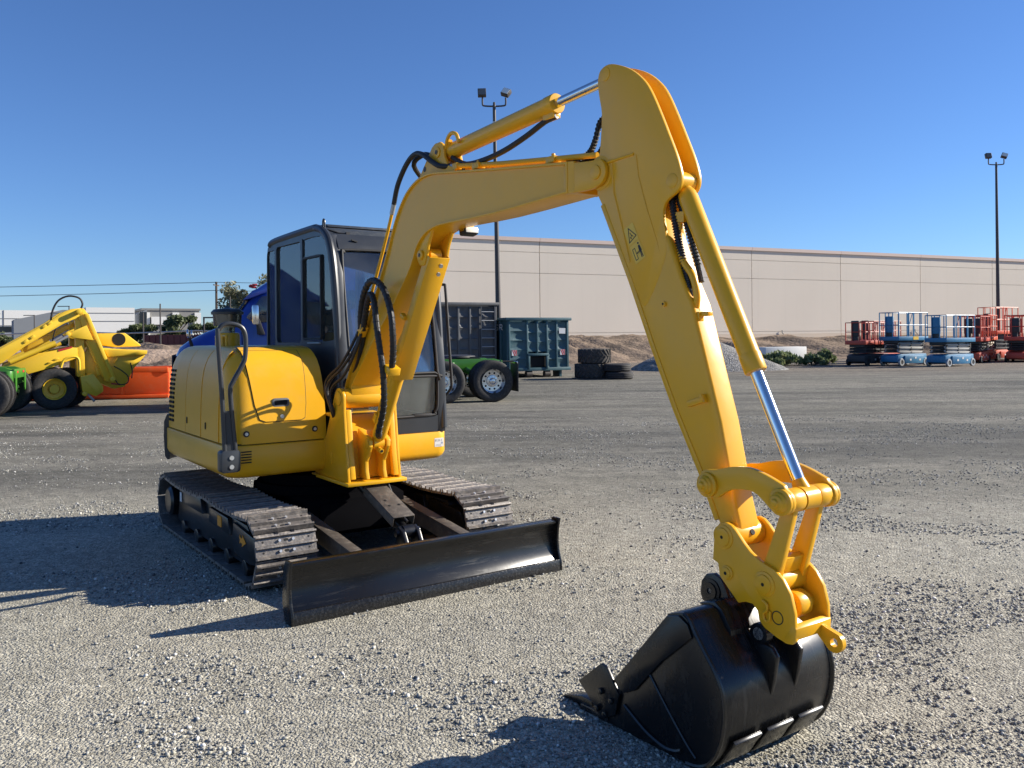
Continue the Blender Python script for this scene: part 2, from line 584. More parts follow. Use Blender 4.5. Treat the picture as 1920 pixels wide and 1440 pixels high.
def tag(o, label=None, cat=None, group=None, kind=None):
    if label:
        o["label"] = label
    if cat:
        o["category"] = cat
    if group:
        o["group"] = group
    if kind:
        o["kind"] = kind
    return o


def copy_tree(o, parent=None):
    c = o.copy()
    scene.collection.objects.link(c)
    if parent is not None:
        c.parent = parent
    for ch in list(o.children):
        copy_tree(ch, c)
    return c


def link_copy(o, parent):
    c = o.copy()
    scene.collection.objects.link(c)
    c.parent = parent
    return c

# ------------------------------------------------------------------ ground
def ground_material():
    m, nt, b = nt_new("gravel_ground")
    N, L = nt.nodes, nt.links
    b.inputs["Roughness"].default_value = 0.9
    b.inputs["Specular IOR Level"].default_value = 0.25
    tc = N.new("ShaderNodeTexCoord")

    def mapping(s, rz=0.0):
        mp = N.new("ShaderNodeMapping")
        mp.inputs["Scale"].default_value = s
        mp.inputs["Rotation"].default_value = (0, 0, rz)
        L.new(tc.outputs["Object"], mp.inputs["Vector"])
        return mp.outputs[0]

    def noise(vec, scale, detail=5, rough=0.6):
        n = N.new("ShaderNodeTexNoise")
        n.inputs["Scale"].default_value = scale
        n.inputs["Detail"].default_value = detail
        n.inputs["Roughness"].default_value = rough
        L.new(vec, n.inputs["Vector"])
        return n.outputs["Fac"]

    def ramp(fac, p0, p1, c0=(0, 0, 0, 1), c1=(1, 1, 1, 1)):
        r = N.new("ShaderNodeValToRGB")
        r.color_ramp.elements[0].position = p0; r.color_ramp.elements[0].color = c0
        r.color_ramp.elements[1].position = p1; r.color_ramp.elements[1].color = c1
        L.new(fac, r.inputs["Fac"])
        return r.outputs["Color"]

    def mix(f, a, bb, mode='MIX'):
        mx = N.new("ShaderNodeMix"); mx.data_type = 'RGBA'; mx.blend_type = mode
        for k, v in (("Factor", f), ("A", a), ("B", bb)):
            if isinstance(v, (int, float)):
                mx.inputs[k].default_value = v
            elif isinstance(v, tuple):
                mx.inputs[k].default_value = (*v, 1)
            else:
                L.new(v, mx.inputs[k])
        return mx.outputs["Result"]

    plain = mapping((1, 1, 1))
    streak = mapping((0.10, 0.55, 1), R(-6))
    streak2 = mapping((0.05, 0.30, 1), R(-4))
    # wheel-worn bands of packed dust against loose grey stone
    bands = ramp(noise(streak, 1.0, 5, 0.6), 0.42, 0.60)
    bands2 = ramp(noise(streak2, 1.0, 3, 0.5), 0.40, 0.62)
    patch = ramp(noise(plain, 0.9, 6, 0.65), 0.42, 0.60)
    # which part of the yard is darker recycled stone: a lane further out
    sx = N.new("ShaderNodeSeparateXYZ"); L.new(tc.outputs["Object"], sx.inputs[0])
    wob = N.new("ShaderNodeMath"); wob.operation = 'MULTIPLY_ADD'
    L.new(noise(mapping((0.12, 0.12, 1)), 1.0, 3), wob.inputs[0]); wob.inputs[1].default_value = 5.0
    L.new(sx.outputs["Y"], wob.inputs[2])
    lane = N.new("ShaderNodeMapRange"); lane.interpolation_type = 'SMOOTHSTEP'
    lane.inputs["From Min"].default_value = 8.5; lane.inputs["From Max"].default_value = 13.5
    L.new(wob.outputs[0], lane.inputs["Value"])
    lane2 = N.new("ShaderNodeMapRange"); lane2.interpolation_type = 'SMOOTHSTEP'
    lane2.inputs["From Min"].default_value = 33.0; lane2.inputs["From Max"].default_value = 46.0
    L.new(wob.outputs[0], lane2.inputs["Value"])

    dustc = mix(noise(plain, 2.5, 6), (0.365, 0.34, 0.267), (0.485, 0.452, 0.362))
    stone = mix(noise(plain, 3.5, 6), (0.245, 0.239, 0.205), (0.36, 0.35, 0.30))
    dark = mix(noise(streak, 2.0, 6), (0.076, 0.074, 0.063), (0.158, 0.152, 0.129))
    near = mix(0.72, mix(patch, stone, dustc), dustc)
    far = mix(bands, dark, (0.225, 0.211, 0.172))
    c = mix(lane.outputs["Result"], near, far)
    c = mix(mix(0.5, bands2, bands2), c, mix(0.35, c, (0.28, 0.26, 0.20)))
    earth = mix(noise(plain, 0.7, 6), (0.27, 0.20, 0.145), (0.36, 0.28, 0.205))
    c = mix(lane2.outputs["Result"], c, mix(0.55, earth, dark))

    # grains: every voronoi cell its own shade
    v1 = N.new("ShaderNodeTexVoronoi"); v1.inputs["Scale"].default_value = 72
    L.new(plain, v1.inputs["Vector"])
    v2 = N.new("ShaderNodeTexVoronoi"); v2.inputs["Scale"].default_value = 150
    L.new(plain, v2.inputs["Vector"])
    bw1 = N.new("ShaderNodeSeparateColor"); L.new(v1.outputs["Color"], bw1.inputs[0])
    bw2 = N.new("ShaderNodeSeparateColor"); L.new(v2.outputs["Color"], bw2.inputs[0])
    g1 = N.new("ShaderNodeMapRange"); g1.inputs["To Min"].default_value = 0.68; g1.inputs["To Max"].default_value = 1.30
    L.new(bw1.outputs[0], g1.inputs["Value"])
    g2 = N.new("ShaderNodeMapRange"); g2.inputs["To Min"].default_value = 0.70; g2.inputs["To Max"].default_value = 1.28
    L.new(bw2.outputs[0], g2.inputs["Value"])
    c = mix(1.0, c, g1.outputs["Result"], 'MULTIPLY')
    c = mix(1.0, c, g2.outputs["Result"], 'MULTIPLY')
    # coarser speckle of stone drifts, still read far off
    v3 = N.new("ShaderNodeTexVoronoi"); v3.inputs["Scale"].default_value = 17
    L.new(plain, v3.inputs["Vector"])
    bw3 = N.new("ShaderNodeSeparateColor"); L.new(v3.outputs["Color"], bw3.inputs[0])
    g3 = N.new("ShaderNodeMapRange"); g3.inputs["To Min"].default_value = 0.86; g3.inputs["To Max"].default_value = 1.14
    L.new(bw3.outputs[0], g3.inputs["Value"])
    c = mix(1.0, c, g3.outputs["Result"], 'MULTIPLY')
    v4 = N.new("ShaderNodeTexVoronoi"); v4.inputs["Scale"].default_value = 5.5
    L.new(mapping((0.6, 1.0, 1)), v4.inputs["Vector"])
    bw4 = N.new("ShaderNodeSeparateColor"); L.new(v4.outputs["Color"], bw4.inputs[0])
    g4 = N.new("ShaderNodeMapRange"); g4.inputs["To Min"].default_value = 0.86; g4.inputs["To Max"].default_value = 1.14
    L.new(bw4.outputs[0], g4.inputs["Value"])
    c = mix(lane.outputs["Result"], c, mix(1.0, c, g4.outputs["Result"], 'MULTIPLY'))
    L.new(c, b.inputs["Base Color"])

    b1 = N.new("ShaderNodeBump"); b1.inputs["Strength"].default_value = 1.0; b1.inputs["Distance"].default_value = 0.009
    b1.invert = True
    L.new(v1.outputs["Distance"], b1.inputs["Height"])
    b2 = N.new("ShaderNodeBump"); b2.inputs["Strength"].default_value = 0.8; b2.inputs["Distance"].default_value = 0.004
    b2.invert = True
    L.new(v2.outputs["Distance"], b2.inputs["Height"]); L.new(b1.outputs[0], b2.inputs["Normal"])
    b3 = N.new("ShaderNodeBump"); b3.inputs["Strength"].default_value = 0.6; b3.inputs["Distance"].default_value = 0.06
    L.new(noise(plain, 1.6, 6, 0.6), b3.inputs["Height"]); L.new(b2.outputs[0], b3.inputs["Normal"])
    L.new(b3.outputs[0], b.inputs["Normal"])


ground_material()


def stone_material():
    m, nt, b = nt_new("loose_stone")
    N, L = nt.nodes, nt.links
    b.inputs["Roughness"].default_value = 0.85
    b.inputs["Specular IOR Level"].default_value = 0.3
    g = N.new("ShaderNodeNewGeometry")
    r = N.new("ShaderNodeValToRGB")
    e = r.color_ramp.elements
    e[0].position = 0.0; e[0].color = (0.10, 0.10, 0.098, 1)
    e[1].position = 1.0; e[1].color = (0.78, 0.75, 0.69, 1)
    for p, c in ((0.3, (0.26, 0.259, 0.242, 1)), (0.62, (0.40, 0.394, 0.36, 1)), (0.86, (0.45, 0.43, 0.35, 1))):
        k = e.new(p); k.color = c
    L.new(g.outputs["Random Per Island"], r.inputs["Fac"])
    L.new(r.outputs["Color"], b.inputs["Base Color"])


stone_material()


def earth_material(name, a, bcol, scale=0.8):
    m, nt, b = nt_new(name)
    N, L = nt.nodes, nt.links
    b.inputs["Roughness"].default_value = 0.95
    b.inputs["Specular IOR Level"].default_value = 0.15
    tc = N.new("ShaderNodeTexCoord")
    n = N.new("ShaderNodeTexNoise"); n.inputs["Scale"].default_value = scale; n.inputs["Detail"].default_value = 9
    n.inputs["Roughness"].default_value = 0.7
    L.new(tc.outputs["Object"], n.inputs["Vector"])
    r = N.new("ShaderNodeValToRGB")
    r.color_ramp.elements[0].position = 0.35; r.color_ramp.elements[0].color = (*a, 1)
    r.color_ramp.elements[1].position = 0.65; r.color_ramp.elements[1].color = (*bcol, 1)
    L.new(n.outputs["Fac"], r.inputs["Fac"])
    L.new(r.outputs["Color"], b.inputs["Base Color"])
    n2 = N.new("ShaderNodeTexNoise"); n2.inputs["Scale"].default_value = 5; n2.inputs["Detail"].default_value = 8
    L.new(tc.outputs["Object"], n2.inputs["Vector"])
    bp = N.new("ShaderNodeBump"); bp.inputs["Strength"].default_value = 0.8; bp.inputs["Distance"].default_value = 0.12
    L.new(n2.outputs["Fac"], bp.inputs["Height"])
    L.new(bp.outputs[0], b.inputs["Normal"])


earth_material("brown_earth", (0.11, 0.085, 0.065), (0.33, 0.245, 0.175))
earth_material("pink_earth", (0.30, 0.215, 0.155), (0.46, 0.345, 0.255))

me = bpy.data.meshes.new("ground")
S = 900.0
me.from_pydata([(-S, -60, 0), (S, -60, 0), (S, 1500, 0), (-S, 1500, 0)], [], [(0, 1, 2, 3)])
me.materials.append(MATS["gravel_ground"])
ground = bpy.data.objects.new("ground", me)
scene.collection.objects.link(ground)
tag(ground, kind="structure")


def stones_mesh():
    rng = np.random.default_rng(3)
    t = (1 + 5 ** 0.5) / 2
    iv = np.array([(-1, t, 0), (1, t, 0), (-1, -t, 0), (1, -t, 0), (0, -1, t), (0, 1, t), (0, -1, -t), (0, 1, -t),
                   (t, 0, -1), (t, 0, 1), (-t, 0, -1), (-t, 0, 1)], float)
    iv /= np.linalg.norm(iv[0])
    it = np.array([(0, 11, 5), (0, 5, 1), (0, 1, 7), (0, 7, 10), (0, 10, 11), (1, 5, 9), (5, 11, 4), (11, 10, 2), (10, 7, 6),
                   (7, 1, 8), (3, 9, 4), (3, 4, 2), (3, 2, 6), (3, 6, 8), (3, 8, 9), (4, 9, 5), (2, 4, 11), (6, 2, 10), (8, 6, 7), (9, 8, 1)])
    P, RD = [], []
    for y0, y1, dens, rmed, rmax in ((2.0, 3.6, 5200, .0042, .014), (3.6, 5.2, 3100, .0048, .0145), (5.2, 9.0, 1200, .0060, .015),
                                     (9.0, 17.0, 330, .0075, .014)):
        xm = 0.62 * y1 + 1.2
        n = int(dens * (y1 - y0) * 2 * xm * 0.8)
        x = rng.uniform(-xm, xm, n); y = rng.uniform(y0, y1, n)
        ok = np.abs(x) < 0.62 * y + 1.2
        x, y = x[ok], y[ok]
        # loose stone gathers in drifts, packed tracks stay bare
        keep = np.array([mnoise.fractal(Vector((a * 0.55 + 3.0, b * 0.95, 0)), 0.9, 2.1, 5) for a, b in zip(x, y)])
        p = np.clip(0.42 + keep * 3.0, 0.16, 1.0)
        k = rng.uniform(0, 1, len(x)) < p
        x, y, p = x[k], y[k], p[k]
        r = np.clip(rmed * np.exp(rng.normal(0, .50, len(x))) * (0.75 + 0.5 * p), rmed * .4, rmax)
        P.append(np.stack([x, y], 1)); RD.append(r)
    P = np.concatenate(P); r = np.concatenate(RD); n = len(P)
    # random rotation per stone
    q = rng.normal(size=(n, 4)); q /= np.linalg.norm(q, axis=1)[:, None]
    w, a, b, c = q.T
    M = np.stack([1 - 2 * (b * b + c * c), 2 * (a * b - c * w), 2 * (a * c + b * w), 2 * (a * b + c * w), 1 - 2 * (a * a + c * c), 2 * (b * c - a * w),
                  2 * (a * c - b * w), 2 * (b * c + a * w), 1 - 2 * (a * a + b * b)], 1).reshape(n, 3, 3)
    V = iv[None] * rng.uniform(.50, 1.25, (n, 12, 1)) * np.stack([np.ones(n), rng.uniform(.6, 1, n), rng.uniform(.5, .9, n)], 1)[:, None, :]
    V = np.einsum('nij,nkj->nki', M, V)
    V *= r[:, None, None]
    V[:, :, 2] *= 0.8
    V[:, :, 0] += P[:, 0, None]; V[:, :, 1] += P[:, 1, None]; V[:, :, 2] += (r * 0.28)[:, None]
    F = (it[None] + (np.arange(n) * 12)[:, None, None]).reshape(-1, 3)
    me = bpy.data.meshes.new("gravel_stones")
    me.vertices.add(n * 12); me.vertices.foreach_set("co", V.reshape(-1).astype(np.float32))
    me.loops.add(len(F) * 3); me.loops.foreach_set("vertex_index", F.reshape(-1).astype(np.int32))
    me.polygons.add(len(F)); me.polygons.foreach_set("loop_start", (np.arange(len(F)) * 3).astype(np.int32))
    me.polygons.foreach_set("loop_total", np.full(len(F), 3, np.int32))
    me.update(calc_edges=True); me.validate()
    me.materials.append(MATS["loose_stone"])
    return me


gravel = bpy.data.objects.new("gravel", stones_mesh())
scene.collection.objects.link(gravel)
tag(gravel, "loose grey crushed stone scattered over the yard", "gravel", kind="stuff")

# ------------------------------------------------------------------ warehouse frame: origin on the wall, x along the wall (to the right, away)
WO = Vector((1.92, 58.0, 0.0))
WA = math.atan2(0.413, 0.911)
WT = 8.28
PW = 9.07


def grid_terrain(name, fn, nx, ny, material, kind="structure"):
    """fn(i/nx, j/ny) -> point"""
    vs = [fn(i / nx, j / ny) for j in range(ny + 1) for i in range(nx + 1)]
    fs = [(j * (nx + 1) + i, j * (nx + 1) + i + 1, (j + 1) * (nx + 1) + i + 1, (j + 1) * (nx + 1) + i) for j in range(ny) for i in range(nx)]
    mb = MB(); mb.v = [tuple(p) for p in vs]; mb.f = fs; mb.m = [0] * len(fs)
    o = mb.build(name, material, recalc=False, sharp=180)
    if kind:
        tag(o, kind=kind)
    return o


def bank_fn(s, t):
    # s along the wall, t from toe (0) to the wall foot (1)
    x = -30 + s * 150
    wid = 9 + 9 * min(1, max(0, (x - 6) / 26.0))
    k = t
    prof = (3 * k * k - 2 * k ** 3) if k < 1 else 1
    prof = min(1, prof * 1.12)
    h = 1.30 * prof
    rill = mnoise.fractal(Vector((x * 0.55 + k * 1.5, k * 0.9, 3.1)), 1.0, 2.0, 5)
    big = mnoise.fractal(Vector((x * 0.12, k * 1.3, 9.1)), 1.0, 2.0, 3)
    env = math.sin(math.pi * min(1, k * 1.02)) ** 0.7 if k > 0 else 0
    h += env * (0.48 * rill + 0.34 * big)
    # raised spoil left of the gravel heap
    h += env * 0.75 * math.exp(-((x - 4.5) / 4.0) ** 2)
    if t >= 0.999:
        h = 1.30
    y = -wid * (1 - t) - 0.02
    p = Vector((x, y + (1.2 if t >= 0.999 else 0), max(h, -0.05 if t < 0.02 else 0.0)))
    if t < 0.01:
        p.z = -0.05
    return WO + Matrix.Rotation(WA, 3, 'Z') @ p


grid_terrain("dirt_bank", bank_fn, 420, 36, "brown_earth")

wh = empty("warehouse", WO, WA)
tag(wh, "long beige tilt-up concrete warehouse with brown roof coping behind the yard", "warehouse")
pm = MB()
G = 0.02
# one panel: four courses divided by recessed joints
for z0, z1, dep in ((1.62, 1.80, 0.0), (1.83, 5.87, 0.0), (5.90, 7.28, 0.0), (7.31, WT - 0.26, 0.0)):
    pm.box((PW / 2, 0.10, (z0 + z1) / 2), (PW - 0.05, 0.20, z1 - z0))
pm.box((PW / 2, 0.16, 4.6), (PW - 0.02, 0.2, WT - 1.2))
panel_me = pm.mesh("wall_panel", "warehouse_wall", flat=True)
pl = MB(); pl.box((PW / 2, 0.09, 1.30), (PW - 0.05, 0.22, 0.62)); plinth_me = pl.mesh("plinth_panel", "plinth")
cp = MB(); cp.box((PW / 2, 0.08, WT - 0.125), (PW - 0.03, 0.36, 0.25)); coping_me = cp.mesh("coping", "coping", flat=True)
for i in range(-1, 11):
    for nm, m_ in (("wall_panel", panel_me), ("plinth_panel", plinth_me), ("coping", coping_me)):
        o = bpy.data.objects.new(nm, m_)
        scene.collection.objects.link(o)
        o.parent = wh
        o.location = (i * PW, 0, 0)
core = MB(); core.box((PW * 5, 12.3, 4.2), (PW * 11.9, 24, 7.6)); core.build("roof_core", "warehouse_wall", wh)
for x, w in ((PW * 2.8, 3.2), (PW * 4.1, 4.5)):
    ru = MB(); ru.box((x, 3.0, WT - 0.10), (w, 1.6, 0.6)); ru.box((x, 3.0, WT + 0.22), (w * 1.04, 1.7, 0.05)); ru.build("roof_unit", "galvanised", wh, 0.02)
for x in (10.7, 21.0, 35.5, 56.0):
    dp = MB(); dp.tube([(x, -0.08, 1.9), (x, -0.1, 1.7), (x + 0.16, -0.2, 1.5), (x + 0.18, -0.22, 1.05)], 0.035, 6); dp.build("drain_spout", "ink_grey", wh)

# ------------------------------------------------------------------ excavator (local x forward, y to its left, z up)
EX = empty("excavator", (-0.4715, 5.414, 0.0), math.atan2(-0.8165, 0.5773))
tag(EX, "yellow crawler excavator with black dozer blade and bucket resting on the gravel", "excavator")
YP, BP, CG = "yellow_paint", "black_paint", "cab_grey"


def pin(mb, x, z, y0, y1, r, n=22, mi=0):
    mb.cyl((x, y0, z), (x, y1, z), r, n=n, mi=mi)


# ---- tracks
TF, TR_, TZ, TRAD = -0.865, -3.03, 0.245, 0.213       # idler, sprocket centres, height, radius of the shoe plane


def track_path(n):
    """points and tangent angles along the chain, starting at the top front"""
    pts = []
    top = []
    for i in range(61):
        t = i / 60
        x = TF + (TR_ - TF) * t
        sag = -0.018 * math.sin(math.pi * min(1, t / 0.45)) if t < 0.45 else -0.026 * math.sin(math.pi * (t - 0.45) / 0.55)
        top.append((x, TZ + TRAD + sag))
    back = [(TR_ - TRAD * math.sin(R(a)), TZ + TRAD * math.cos(R(a))) for a in range(6, 180, 6)]
    bot = [(TR_ + (TF - TR_) * i / 60, TZ - TRAD) for i in range(61)]
    front = [(TF + TRAD * math.sin(R(a)), TZ - TRAD * math.cos(R(a))) for a in range(6, 180, 6)]
    P = [Vector((a, 0, b)) for a, b in top + back + bot + front]
    P.append(P[0])
    L_ = [0]
    for i in range(1, len(P)):
        L_.append(L_[-1] + (P[i] - P[i - 1]).length)
    out = []
    for k in range(n):
        s = L_[-1] * (k + 0.35) / n
        j = max(i for i in range(len(P)) if L_[i] <= s)
        j = min(j, len(P) - 2)
        t = (s - L_[j]) / (L_[j + 1] - L_[j])
        p = P[j].lerp(P[j + 1], t)
        # chord direction over the shoe length
        def at(q):
            q %= L_[-1]
            jj = min(max(i for i in range(len(P)) if L_[i] <= q), len(P) - 2)
            return P[jj].lerp(P[jj + 1], (q - L_[jj]) / (L_[jj + 1] - L_[jj]))
        dd = at(s + 0.05) - at(s - 0.05)
        out.append((p, dd.normalized()))
    return out


SHW = 0.405
NSH = 34
sh = MB()
# shoe: local x along the chain, z outwards; plate with three grouser bars, overlap lip, holes and bolt heads
pitch = (2 * (TF - TR_) + 2 * math.pi * TRAD) / NSH
hp = pitch / 2
he = hp - .009
prof = [(-he, -.006), (-he, .024), (-he + .011, .026), (-he + .020, .003), (-.011, .003), (-.006, .025), (.006, .025), (.011, .003),
        (he - .020, .003), (he - .011, .026), (he, .024), (he, -.006), (he + .010, -.010), (he + .010, -.016), (-he, -.014)]
sh.prism(prof, -SHW / 2, SHW / 2)
for bx in (-.034, .034):
    for by in (-.045, .045):
        sh.cyl((bx, by, .003), (bx, by, .016), .0095, n=8, mi=1)
        sh.cyl((bx + .001, by * 3.4, .0025), (bx + .001, by * 3.4, .0038), .007, n=8, mi=2)
    sh.add([(bx + a, b_, .0037) for a, b_ in rrect(-.008, .008, -.016, .016, .007, 2)], [tuple(range(12))], 2)
shoe_me = sh.mesh("track_shoe", ["track_steel", "bright_bolt", "dark_hole"], 0.0)
for side in (-1, 1):
    ty = side * 0.757
    tk = empty("track", (0.06 if side > 0 else 0.0, ty + (.02 if side > 0 else 0), 0), 0, EX)
    for p, dd in track_path(NSH):
        o = bpy.data.objects.new("track_shoe", shoe_me)
        scene.collection.objects.link(o)
        o.parent = tk
        o.location = p
        nrm = Vector((0, 1, 0)).cross(dd)          # outward
        xa = dd
        ya = nrm.cross(xa)
        o.rotation_euler = Matrix((xa, ya, nrm)).transposed().to_euler()
    # frame
    fr = MB()
    fr.prism([(-2.86, .12), (-2.80, .33), (-2.62, .40), (-1.05, .375), (-0.95, .30), (-0.93, .13), (-1.1, .10), (-2.75, .10)], -.13, .13)
    fr.prism([(-2.66, .30), (-2.58, .43), (-2.05, .415), (-2.0, .30)], -.165, .165)
    fr.prism([(-1.85, .27), (-1.82, .385), (-1.38, .375), (-1.34, .26)], -.16, .16)
    fr.prism([(-1.30, .25), (-1.27, .365), (-0.82, .33), (-0.72, .17), (-0.95, .14), (-1.25, .16)], -.155, .155)
    for k in range(5):
        x = -2.62 + k * 0.39
        fr.cyl((x, -.15, .085), (x, .15, .085), .062, n=16)
    fr.build("track_frame", BP, tk, 0.008)
    idl = MB(); idl.lathe([(0.02, -.06), (.15, -.06), (.17, -.035), (.185, -.03), (.185, .03), (.17, .035), (.15, .06), (.02, .06)], (TF, 0, TZ), (0, 1, 0), 28)
    idl.build("idler_wheel", BP, tk)
    spr = MB()
    g = []
    for i in range(42):
        r_ = .178 if i % 2 else .150
        g.append((TR_ + r_ * math.cos(2 * math.pi * i / 42), TZ + r_ * math.sin(2 * math.pi * i / 42)))
    spr.prism(g, -.025, .025)
    spr.lathe([(.001, -.17), (.10, -.17), (.125, -.15), (.125, .15), (.10, .17), (.001, .17)], (TR_, 0, TZ), (0, 1, 0), 28)
    spr.build("sprocket", BP, tk)
    cr = MB(); cr.cyl((-1.95, -.09, .40), (-1.95, .09, .40), .045, n=16); cr.box((-1.95, 0, .34), (.07, .05, .10)); cr.build("carrier_roller", BP, tk)
    ch = MB()
    for k in range(int(NSH)):
        pass
    for p, dd in track_path(NSH):
        nrm = Vector((0, 1, 0)).cross(dd)
        c0 = p - nrm * .03
        for yy in (-.055, .055):
            ch.box(c0 + Vector((0, yy, 0)), (pitch * 1.05, .022, .05), Matrix((dd, nrm.cross(dd), nrm)).transposed())
    ch.build("chain_links", BP, tk)
    if side < 0:
        dl = MB(); dl.box((-2.60, -.169, .345), (.05, .004, .075)); dl.build("white_label", "decal_white", tk)
        dl = MB(); dl.box((-1.56, -.1625, .325), (.09, .004, .075)); dl.build("yellow_label", "decal_orange", tk)
        dl = MB()
        ax, az = -1.06, .275
        arrow = [(-.06, .012), (-.045, 0), (-.06, -.028), (-.035, -.018), (.0, -.018), (-.008, -.042), (.075, -.004), (.004, .040), (.004, .016), (-.035, .016), (-.05, .034)]
        dl.prism([(ax + a, az + b_) for a, b_ in arrow], -.1595, -.1565)
        dl.build("direction_arrow", "decal_orange", tk)

# ---- undercarriage centre
uc = empty("undercarriage", (-1.85, 0, 0), 0, EX)
m_ = MB()
m_.prism([(-.60, .20), (-.52, .46), (.50, .46), (.62, .44), (.64, .22), (.55, .16), (-.45, .16)], -.40, .40)
m_.box((.02, 0, .30), (.75, 1.32, .20))
m_.build("centre_frame", "chassis_black", uc, 0.006)
m_ = MB(); m_.lathe([(.30, .45), (.52, .45), (.52, .52), (.48, .525), (.48, .60), (.30, .60)], (0, 0, 0), (0, 0, 1), 40); m_.build("slew_ring", "chassis_black", uc)
m_ = MB(); m_.plate(rrect(-.30, .30, .21, .42, .03), .63, .66); m_.build("front_cover", "chassis_black", uc, 0.004)

# ---- dozer blade
bl = empty("dozer_blade", (0, 0, 0), 0, EX)
fr_ = smo([(.004, .045), (-.030, .10), (-.052, .16), (-.060, .22), (-.052, .28), (-.030, .335)], 4)
bk_ = [(p[0] - .022, p[1]) for p in reversed(fr_)]
m_ = MB(); m_.prism([(p[0], p[1]) for p in fr_] + bk_, -.965, .965); m_.build("mould_board", "blade_black", bl, 0.003)
m_ = MB(); m_.prism([(.016, .000), (.006, .075), (-.020, .075), (-.016, .000)], -.968, .968); m_.build("cutting_edge", "worn_edge", bl, 0.003)
m_ = MB(); m_.box((-.052, 0, .335), (.07, 1.93, .022)); m_.build("top_rail", "blade_black", bl, 0.006)
for y in (-.973, .973):
    m_ = MB()
    m_.prism([(.018, 0), (.012, .06), (-.012, .12), (-.024, .20), (-.016, .29), (.002, .362), (-.075, .362), (-.115, .30), (-.13, .10), (-.09, .0)], y - .009, y + .009)
    m_.build("end_plate", "blade_black", bl, 0.004)
for y in (-.6, -.2, .2, .6):
    m_ = MB(); m_.prism([(-.05, .02), (-.15, .08), (-.15, .20), (-.08, .31), (-.08, .15)], y - .008, y + .008); m_.build("back_rib", "blade_black", bl)
for s in (-1, 1):
    m_ = MB()
    a, b_ = Vector((-1.45, s * .40, .335)), Vector((-.10, s * .42, .175))
    dirv = (b_ - a)
    ang = math.atan2(dirv.z, dirv.x)
    rot = Matrix.Rotation(-ang, 3, 'Y')
    m_.box((a + b_) / 2, (dirv.length, .055, .11), rot)
    m_.box((a + b_) / 2 + Vector((0, 0, .062)), (dirv.length, .085, .012), rot)
    m_.prism([(-.34, .12), (-.10, .07), (-.10, .20), (-.30, .20)], s * .42 - .045, s * .42 + .045)
    m_.build("push_arm", "brown_steel", bl, 0.004)
m_ = MB(); m_.cyl((-.36, -.40, .215), (-.36, .40, .215), .052, n=24); m_.build("cross_tube", "blade_black", bl)
m_ = MB()
for y in (-.055, .055):
    m_.prism([(-.45, .22), (-.47, .33), (-.43, .37), (-.37, .34), (-.30, .23)], y - .013, y + .013)
pin(m_, -.43, .325, -.09, .09, .026)
m_.build("cylinder_lug", "black_paint", bl, 0.003)
# blade cylinder with its bolted cover
bc = empty("blade_cylinder", (0, 0, 0), 0, EX)
a, b_ = Vector((-1.15, 0, .57)), Vector((-.43, 0, .325))
dv = (b_ - a).normalized()
m_ = MB(); m_.cyl(a, a.lerp(b_, .80), .055, n=24); m_.build("barrel", BP, bc)
m_ = MB(); m_.cyl(a.lerp(b_, .78), b_, .03, n=20); m_.cyl((-.43, -.04, .325), (-.43, .04, .325), .048, n=20); m_.build("rod", BP, bc)
rot = Matrix.Rotation(-math.atan2(dv.z, dv.x), 3, 'Y')
nrm = rot @ Vector((0, 0, 1))
m_ = MB()
mid = a.lerp(b_, .60)
m_.box(mid + nrm * .075, ((b_ - a).length * .62, .165, .008), rot)
for y in (-.079, .079):
    m_.box(mid + nrm * .040 + Vector((0, y, 0)), ((b_ - a).length * .62, .007, .06), rot)
m_.build("cover", "brown_steel", bc, 0.004)
for t_, y in ((.60, -.03), (.70, -.035), (.70, .04)):
    m_ = MB(); c0 = a.lerp(b_, t_) + nrm * .0795 + Vector((0, y, 0)); m_.cyl(c0, c0 + nrm * .003, .009, n=10); m_.build("bolt_hole", "dark_hole", bc)
for y in (.10, .15):
    m_ = MB(); m_.tube([(-1.05, y, .60), (-.98, y + .01, .50), (-.88, y + .03, .36), (-.80, y + .05, .30)], .011, 8, 5); m_.build("blade_hose", "hose", bc)

# ---- house (revolving frame)
HZ0, HZ1 = .645, .882
hs = empty("house", (-1.85, 0, 0), 0, EX)
XO = 1.85           # house-local x = machine x + XO


def hpoly(i=0.0, vr=-.935, vl=.865):
    """plan outline of the revolving frame, inset by i"""
    rf, rb = .10, .30
    x0, x1, y0, y1 = -3.27 + XO + i, -1.315 + XO - i, vr + i, vl - i
    out = []
    out += arc(x1 - rf, y1 - rf, rf, 0, 90, 6)
    out += arc(x0 + rb, y1 - rb, rb, 90, 170, 8)
    out += [(x0 - .03, y) for y in (.35, .12, -.12, -.35)]
    out += arc(x0 + rb, y0 + rb, rb, 190, 270, 8)
    out += arc(x1 - rf, y0 + rf, rf, 270, 360, 6)
    return out


def loft(mb, rings, cap0=True, cap1=True, mi=0):
    n = len(rings[0])
    o = len(mb.v)
    for r_ in rings:
        mb.v += [tuple(p) for p in r_]
    for j in range(len(rings) - 1):
        for i in range(n):
            k = (i + 1) % n
            mb.f.append((o + j * n + i, o + j * n + k, o + (j + 1) * n + k, o + (j + 1) * n + i)); mb.m.append(mi)
    if cap0:
        mb.f.append(tuple(o + i for i in range(n - 1, -1, -1))); mb.m.append(mi)
    if cap1:
        mb.f.append(tuple(o + (len(rings) - 1) * n + i for i in range(n))); mb.m.append(mi)


m_ = MB()
rings = []
for z, i in ((HZ0, .07), (HZ0 + .008, .035), (HZ0 + .03, .012), (HZ0 + .06, 0), (HZ1 - .012, 0), (HZ1 - .004, .004), (HZ1, .014)):
    rings.append([(x, y, z) for x, y in hpoly(i)])
loft(m_, rings)
m_.build("frame_skirt", YP, hs, sharp=40)
